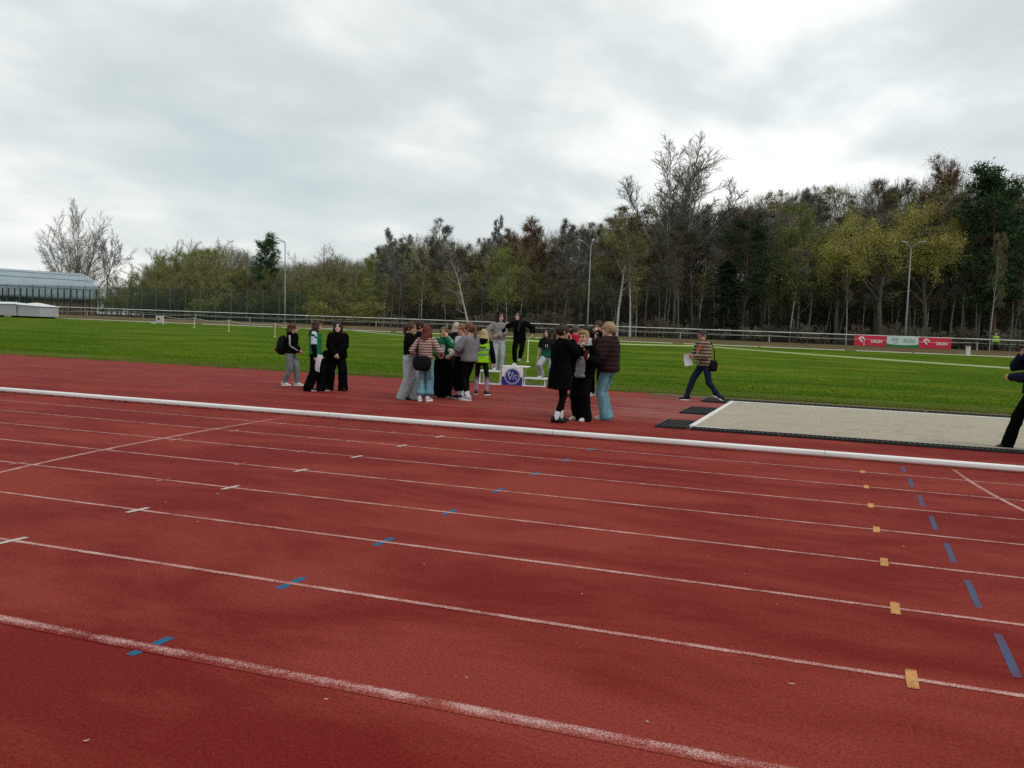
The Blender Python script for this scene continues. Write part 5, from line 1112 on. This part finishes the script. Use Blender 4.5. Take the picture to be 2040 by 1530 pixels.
vase('vase_olive', 81, B_dark, T_olive, leaf=7000, lmat=F_olive, ang=(8, 72), trop=.035, nl=11); vase('vase_olive', 82, B_dark, T_olive, th=.18, leaf=6500, lmat=F_olive, nl=11, ang=(10, 75), trop=.03); vase('vase_dull', 83, B_dark, T_brown, th=.25, leaf=3500, lmat=F_dull, ang=(10, 62), trop=.03); vase('vase_grey', 84, B_grey, T_grey, th=.46, nl=7, ang=(6, 36), ll=.54, r=.15)
vase('poplar', 85, B_grey, T_grey, th=.10, nl=14, ang=(6, 66), ll=.90, r=.24, nb=20, bl=.36, leaf=5500, lmat=F_olive, low=.45, trop=.05)
vase('tall_poplar', 86, B_pale, T_grey, th=.36, nl=11, ang=(4, 40), ll=.60, r=.19, nb=20, bl=.36, trop=.05, tw=.010)
def birch(kind, seed, r=.11):
    T = Tree(seed); p = trunk(T, H0, r, .025, 10, top=.12)
    T.grow(p, r, 0, [dict(n=17, t0=.35, t1=.97, ang=34, len=.27, base=.35, wan=.07, trop=.08, wood=1, sides=5, seg=4, rr=.38), dict(n=7, t0=.25, t1=1, ang=38, len=.55, base=.4, wan=.10, trop=-.02, seg=3, rr=.4, rmin=.014),
        dict(n=7, t0=.2, t1=1, ang=36, len=.7, base=.5, wan=.08, trop=-.16, seg=3, rr=.5, rmin=.014, sides=3), dict(n=4, t0=.15, t1=1, ang=30, len=.7, base=.6, min=.35, r=.011, trop=-.5)])
    finish(kind, T, B_birch, T_brown, T.leaves(4200, .06, .10, .05), F_dull)
birch('birch', 31); birch('birch', 32)
def needles(T, mb, c, d, n, L, rad):
    for _ in range(n):
        v = np.array([T.r.gauss(0, 1), T.r.gauss(0, 1), T.r.gauss(.35, .8)])+d*.5; v /= np.linalg.norm(v); o = c+np.array([T.r.gauss(0, rad), T.r.gauss(0, rad), T.r.gauss(0, rad*.45)])
        x = np.cross(v, [T.r.gauss(0, 1) for _ in range(3)]); x /= np.linalg.norm(x)+1e-9; w_ = L*.16
        mb.add([tuple(o-x*w_), tuple(o+x*w_), tuple(o+v*L*T.r.uniform(.7, 1.2))], [(0, 1, 2)])
def pine(kind, seed, t0=.42, n=34, ln=.30, cl=18):
    T = Tree(seed); p = trunk(T, H0*.96, .20, .02, 9, top=.18); lm = MB(); tips = []
    for i in range(n):
        t = t0+(1-t0)*(i+T.r.random())/n; q, d = T.at(p, t); L = H0*ln*(.35+.65*math.sin(math.pi*min(1, (1-t)/(1-t0)*.8+.12)))*T.r.uniform(.55, 1.2)
        a = R(72-38*(t-t0)/(1-t0)); dd = T.side(d, a); cp = T.path(q, dd, L, 5, .13, .05); T.branch(cp, .06*(1.2-t), .015, T.wood, 5)
        for j in range(7):
            u = .35+.65*(j+T.r.random())/7; c, d2 = T.at(cp, u); sd = T.side(d2, R(60)); tp = c+sd*T.r.uniform(.2, .95)*(L/3.5)
            T.crown.tube([c, tp], [.02, .008], 3, cap=False); needles(T, lm, tp, sd, cl, .34, .30); needles(T, lm, c, d2, cl//2, .30, .20)
    for i in range(10):   # dead stubs below
        q, d = T.at(p, T.r.uniform(.15, t0)); cp = T.path(q, T.side(d, R(85)), T.r.uniform(.5, 1.8), 3, .15, 0); T.branch(cp, .03, .008, T.wood, 4)
    T.twigs = []; finish(kind, T, B_pine, T_grey, lm, F_pine)
pine('pine', 41); pine('pine', 42, .30, 42, .25)
pine('round_pine', 44, .24, 64, .27, 26)
def spruce(kind, seed):
    T = Tree(seed); p = trunk(T, H0, .17, .01, 9, top=.06); lm = MB()
    for i in range(95):
        t = .08+.91*(i+T.r.random())/95; q, d = T.at(p, t); L = (H0*.20*(1-t)**.75+.2)*T.r.uniform(.8, 1.15); dd = T.side(d, R(98-30*t)); cp = T.path(q, dd, L, 4, .06, -.02); T.branch(cp, .035*(1.1-t), .008, T.crown, 3)
        for j in range(5): c, d2 = T.at(cp, (j+.6)/5); needles(T, lm, c+np.array([0, 0, -.05]), d2, 13, .36, .16)
    T.twigs = []; finish(kind, T, B_dark, T_grey, lm, F_spruce)
spruce('spruce', 51)
def bush(kind, seed, tmat, lmat, nl, H=3.2):
    T = Tree(seed); b = []
    for i in range(11):
        a = T.r.uniform(0, 6.28); p = T.path((T.r.gauss(0, .5), T.r.gauss(0, .5), -.1), (math.cos(a)*.45, math.sin(a)*.45, 1), H*T.r.uniform(.7, 1.1), 5, .13, .03); T.branch(p, .035, .012, T.wood, 4)
        T.grow(p, .03, 0, [dict(n=9, t0=.15, t1=1, ang=42, len=.42, base=.5, wan=.12, trop=.06, seg=3, rmin=.012, sides=3), dict(n=7, t0=.1, t1=1, ang=40, len=.55, base=.5, wan=.1, trop=.05, seg=2, rmin=.010, sides=3), dict(n=3, t0=.1, t1=1, ang=36, len=.7, base=.6, min=.22, r=.009, trop=.1)])
    finish(kind, T, B_dark, tmat, T.leaves(nl, .06, .08), lmat)
bush('brown_bush', 61, T_brown, T_brown, 600); bush('olive_bush', 62, T_olive, F_olive, 2200); bush('grey_bush', 63, T_grey, F_dull, 500)

NAMES = dict(bare_tree='bare_tree', brown_tree='bare_tree', red_tree='budding_tree', olive_tree='budding_tree', dull_tree='budding_tree', lime_tree='leafing_tree', willow='willow_tree', birch='birch_tree',
             pine='pine_tree', round_pine='pine_tree', spruce='spruce_tree', brown_bush='shrub', olive_bush='shrub', grey_bush='shrub', poplar='poplar_tree', tall_poplar='poplar_tree', leaning='leaning_tree', vase_olive='budding_tree', vase_dull='budding_tree', vase_grey='bare_tree')
trng = random.Random(77)
def plant(kind, x, y, H, lb, group=None, cat=None, lean=0.0, wide=None, var=None, rz=None):
    ms = PROTO[kind]; tm, cm = ms[(var if var is not None else trng.randrange(len(ms))) % len(ms)]; s_ = H/(3.2 if 'bush' in kind else H0)
    r = empty(NAMES[kind], (x, y, gz(y)-.05), trng.uniform(0, 6.28) if rz is None else rz, lb, cat or ('shrub' if 'bush' in kind else 'tree'), group)
    wd = s_*(wide or trng.uniform(.95, 1.40)); r.scale = (wd, wd, s_)
    if lean: r.rotation_euler = Matrix.Rotation(lean, 4, 'Y').to_3x3().to_4x4().to_euler() if rz is not None else (Matrix.Rotation(lean, 3, 'Y') @ Matrix.Rotation(trng.uniform(0, 6.28), 3, 'Z')).to_euler()
    for nm, me in (('trunk', tm), ('crown', cm)):
        o = bpy.data.objects.new(nm, me); col.objects.link(o); o.parent = r
    return r
def tree_px(kind, px, top, Y, lb, group=None, **k):
    b = on_y(px, 640, Y); t_ = on_y(px, top, Y); H = (t_[2]-gz(Y))*k.pop('hs', 1.0); return plant(kind, b[0], Y, H, lb, group, **k)
# --- the leaning tree
T = Tree(73); p = trunk(T, H0, .22, .06, 10, top=.1)
T.grow(p, .15, 0, [dict(n=12, t0=.2, t1=.97, ang=55, len=.30, base=.4, wan=.16, trop=.0, wood=1, sides=5, seg=4, rr=.42), dict(n=6, t0=.25, t1=1, ang=42, len=.5, base=.4, wan=.14, trop=.03, seg=3, rr=.5, rmin=.014, wood=1), dict(n=5, t0=.2, t1=1, ang=40, len=.55, base=.5, wan=.1, seg=2, rmin=.010, sides=3), dict(n=3, t0=.2, t1=1, ang=36, len=.6, base=.6, min=.25, r=.007)])
finish('leaning', T, B_pale, T_grey)

# --- trees one can point to (column, top row in the photo; distance Y)
S = [
 ('poplar', 155, 424, 176, 'big bare spreading tree standing above the sports hall roof', {'wide': .86}),
 ('vase_grey', 212, 452, 182, 'smaller bare tree at the right side of the big spreading tree', {'wide': .8}),
 ('tall_poplar', 1346, 278, 112, 'tallest bare tree, rising far above the wood right of the middle lamp post', {'wide': 1.3}),
 ('leaning', 935, 498, 100.8, 'pale leafless tree leaning left in front of the wood, above the crowd', {'lean': -.22, 'wide': 1.0, 'rz': 0}),
 ('birch', 1256, 436, 101.0, 'forked white birch in front of the wood, right of the middle lamp post', {'wide': 1.15}),
 ('birch', 1230, 416, 103.0, 'ochre tinged birch crown behind the forked white birch', {'wide': 1.6}),
 ('round_pine', 524, 480, 118, 'dark rounded pine beside the left lamp post', {'wide': .84}),
 ('round_pine', 1982, 362, 105, 'large dark green pine near the right edge of the wood', {'wide': 1.08}),
 ('pine', 2070, 385, 114, 'dark pine cut by the right edge of the picture', {'wide': .85}),
 ('pine', 1480, 446, 103.5, 'dark conifer in the wood right of the tallest bare tree', {'wide': 1.15}),
 ('spruce', 1442, 520, 103, 'shorter dark spruce at the foot of the tallest bare tree', {'wide': 1.9}),
 ('willow', 1755, 374, 102.5, 'mustard yellow willow left of the right lamp post', {'wide': 1.1}),
 ('willow', 1850, 382, 103.5, 'mustard yellow willow right of the right lamp post', {'wide': .95}),
 ('willow', 1668, 404, 104, 'dull yellow willow furthest left of the three yellow ones', {'wide': 1.05}),
 ('red_tree', 1872, 345, 118, 'tall red budded tree behind the yellow willows', {'wide': .95}),
 ('red_tree', 1052, 452, 112, 'red brown budding tree above the podium', {'wide': 1.15}),
 ('lime_tree', 1010, 502, 104, 'fresh green tree low in front of the red brown one', {'wide': 1.25}),
 ('lime_tree', 735, 512, 112, 'fresh green tree right of the left lamp post', {'wide': 1.2}),
 ('vase_olive', 690, 512, 116, 'olive tree between the left lamp post and the fresh green tree', {'wide': 1.15}),
 ('vase_dull', 640, 498, 114, 'bare branched tree with wide fork just right of the left lamp post', {'wide': 1.25}),
 ('vase_olive', 335, 490, 128, 'budding wide tree over the mesh fence, left of the pair', {'wide': 1.15}),
 ('vase_olive', 405, 474, 124, 'budding wide tree over the mesh fence, right of the pair', {'wide': 1.2}),
 ('vase_dull', 472, 505, 122, 'brownish tree leaning on the dark rounded pine from the left', {'wide': 1.1}),
 ('bare_tree', 985, 442, 118, 'thin bare tree sticking up above the wood behind the podium', {'wide': .7}),
 ('lime_tree', 1590, 420, 106, 'light green budding tree left of the yellow willows', {'wide': 1.0}),
 ('birch', 1688, 488, 101.5, 'thin white stemmed birch left of the right lamp post', {'wide': .6}),
 ('bare_tree', 870, 452, 112, 'grey bare tree behind the leaning pale one', {'wide': 1.1}),
 ('bare_tree', 778, 466, 110, 'grey bare tree at the left end of the tall wood', {'wide': 1.0}),
 ('brown_tree', 1330, 470, 108, 'brown bushy crowned tree under the tallest bare tree', {'wide': 1.2}),
 ('birch', 1975, 470, 101, 'white stemmed birch under the large dark green pine', {'wide': .6}),
]
for kind, px, top, Y, lb, k in S: tree_px(kind, px, top, Y, lb, **k)
SKY = [(-60, 528), (0, 528), (60, 535), (110, 545), (250, 520), (285, 520), (310, 495), (400, 480), (455, 492), (480, 515), (560, 520), (600, 515), (650, 503), (700, 512), (745, 505), (765, 470), (800, 472), (850, 456), (905, 470), (950, 482), (990, 462), (1050, 455),
       (1100, 450), (1150, 440), (1190, 436), (1230, 424), (1290, 432), (1340, 420), (1400, 405), (1450, 395), (1500, 386), (1560, 385), (1620, 374), (1680, 372), (1740, 368), (1800, 372), (1860, 350), (1900, 350), (1950, 372), (2000, 362), (2110, 372)]
def sky_y(px): return float(np.interp(px, [a for a, b in SKY], [b for a, b in SKY]))
LAND = [(-100, 'behind the sports hall'), (195, 'behind the mesh fence, near the sports hall'), (330, 'behind the mesh fence, middle'), (470, 'near the dark rounded pine'), (575, 'right of the left lamp post'), (770, 'left of the leaning pale tree'),
        (900, 'right of the leaning pale tree'), (1070, 'left of the middle lamp post'), (1180, 'near the forked white birch'), (1300, 'around the tallest bare tree'), (1440, 'around the dark spruces'), (1560, 'left of the yellow willows'),
        (1690, 'among the yellow willows'), (1810, 'right of the right lamp post'), (1930, 'around the large dark pine')]
def where(px):
    s_ = LAND[0][1]
    for a, b in LAND:
        if px >= a: s_ = b
    return s_
WORD = dict(bare_tree='grey bare', brown_tree='brown bare', red_tree='red budded', olive_tree='olive budding', dull_tree='dull budding', vase_olive='spreading olive', vase_dull='spreading dull', vase_grey='spreading grey', birch='birch', pine='pine', lime_tree='fresh green')
def mix_for(px):
    if px < 260: return ['vase_olive', 'vase_dull', 'vase_olive', 'vase_olive']
    if px < 760: return ['vase_olive', 'vase_dull', 'vase_olive', 'vase_grey', 'vase_olive', 'lime_tree']
    if px < 1180: return ['bare_tree', 'vase_grey', 'dull_tree', 'bare_tree', 'brown_tree', 'vase_olive']
    if px < 1330: return ['birch', 'dull_tree', 'olive_tree', 'brown_tree', 'bare_tree']
    if px < 1580: return ['bare_tree', 'vase_grey', 'brown_tree', 'bare_tree', 'birch']
    return ['bare_tree', 'vase_grey', 'dull_tree', 'bare_tree', 'birch', 'vase_olive']
ROWS = [(105.8, 36, .66, 'front'), (111, 31, .88, 'second'), (118, 30, .97, 'middle'), (128, 33, 1.0, 'rear')]
for Y, step_, hs, rn in ROWS:
    px = -70+trng.uniform(0, 20)
    while px < 2110:
        yy = Y+trng.uniform(-2, 2.4); yy += max(0, (760-px)/760)*18 if px < 760 else 0
        kind = trng.choice(mix_for(px)); h_ = hs*trng.uniform(.90, 1.02)*(.93 if px < 620 else 1)*(.93 if kind == 'vase_grey' else 1)
        if not (px < 215 and yy < 150):
            top = 640-(640-sky_y(px))*.97; b = on_y(px, 640, yy); tz = on_y(px, top, yy); H = (tz[2]-GZ)*h_
            if rn == 'front' and px > 760: kind = trng.choice(['bare_tree', 'bare_tree', 'brown_tree', 'birch']); H *= .75 if 1630 < px < 1900 or 1180 < px < 1280 else 1.0
            plant(kind, b[0], yy, max(H, 4.5), '%s tree in the %s row, %s' % (WORD[kind], rn, where(px)), 'trees of the wood')
        px += step_*trng.uniform(.65, 1.35)
    
# --- undergrowth in front of and between the trunks
px = 205.0
while px < 2090:
    Y = trng.uniform(100.5, 106) if px > 620 else trng.uniform(106, 118); kind = trng.choice(['brown_bush', 'grey_bush', 'brown_bush'] if px > 760 else ['olive_bush', 'olive_bush', 'brown_bush'])
    b = on_y(px, 640, Y); plant(kind, b[0], Y, (trng.uniform(1.0, 2.6) if px > 760 else trng.uniform(1.8, 4.4)), '%s shrub at the foot of the wood, %s' % (kind.split('_')[0], where(px)), 'shrubs under the wood'); px += trng.uniform(20, 38)

# --- what nobody could count: undergrowth and the wood beyond, as real twigs
urng = np.random.default_rng(4)
def twig_mass(name, n, yr, hfun, lr, wd, mat, lb, cat, tilt=.28, zp=1.25):
    y = urng.uniform(yr[0], yr[1], n); a = urng.uniform(YAW-.60, YAW+.60, n); x = y*np.tan(a); px_ = 1020+F_PX*np.tan(a-YAW); keep = px_ > 215; x, y, px_ = x[keep], y[keep], px_[keep]; n = len(x)
    y = y+np.where(px_ < 760, (760-px_)/760*14, 0); hm = hfun(px_, y); z = GZ+urng.random(n)**zp*hm; L = urng.uniform(*lr, n); d = np.stack([urng.normal(0, tilt, n), urng.normal(0, tilt, n), np.ones(n)], -1); d /= np.linalg.norm(d, axis=1)[:, None]
    an = urng.uniform(0, 6.28, n); w_ = wd*urng.uniform(.5, 1.5, n); ofs = np.stack([np.cos(an)*w_, np.sin(an)*w_, np.zeros(n)], -1); b = np.stack([x, y, z], -1); V3 = np.stack([b-ofs, b+ofs, b+d*L[:, None]], 1).reshape(-1, 3)
    me = bpy.data.meshes.new(name); nv = len(V3); me.vertices.add(nv); me.vertices.foreach_set('co', V3.astype(np.float32).ravel()); me.loops.add(nv); me.loops.foreach_set('vertex_index', np.arange(nv, dtype=np.int32)); me.polygons.add(nv//3)
    me.polygons.foreach_set('loop_start', np.arange(0, nv, 3, dtype=np.int32)); me.polygons.foreach_set('loop_total', np.full(nv//3, 3, np.int32)); me.update(); me.validate(); o = obj(name, me, mat); return tag(o, lb, cat, kind='stuff')
skyv = np.vectorize(sky_y)
def far_h(px_, y): return np.maximum(3.0, (640-skyv(px_))*y/1600*.80)
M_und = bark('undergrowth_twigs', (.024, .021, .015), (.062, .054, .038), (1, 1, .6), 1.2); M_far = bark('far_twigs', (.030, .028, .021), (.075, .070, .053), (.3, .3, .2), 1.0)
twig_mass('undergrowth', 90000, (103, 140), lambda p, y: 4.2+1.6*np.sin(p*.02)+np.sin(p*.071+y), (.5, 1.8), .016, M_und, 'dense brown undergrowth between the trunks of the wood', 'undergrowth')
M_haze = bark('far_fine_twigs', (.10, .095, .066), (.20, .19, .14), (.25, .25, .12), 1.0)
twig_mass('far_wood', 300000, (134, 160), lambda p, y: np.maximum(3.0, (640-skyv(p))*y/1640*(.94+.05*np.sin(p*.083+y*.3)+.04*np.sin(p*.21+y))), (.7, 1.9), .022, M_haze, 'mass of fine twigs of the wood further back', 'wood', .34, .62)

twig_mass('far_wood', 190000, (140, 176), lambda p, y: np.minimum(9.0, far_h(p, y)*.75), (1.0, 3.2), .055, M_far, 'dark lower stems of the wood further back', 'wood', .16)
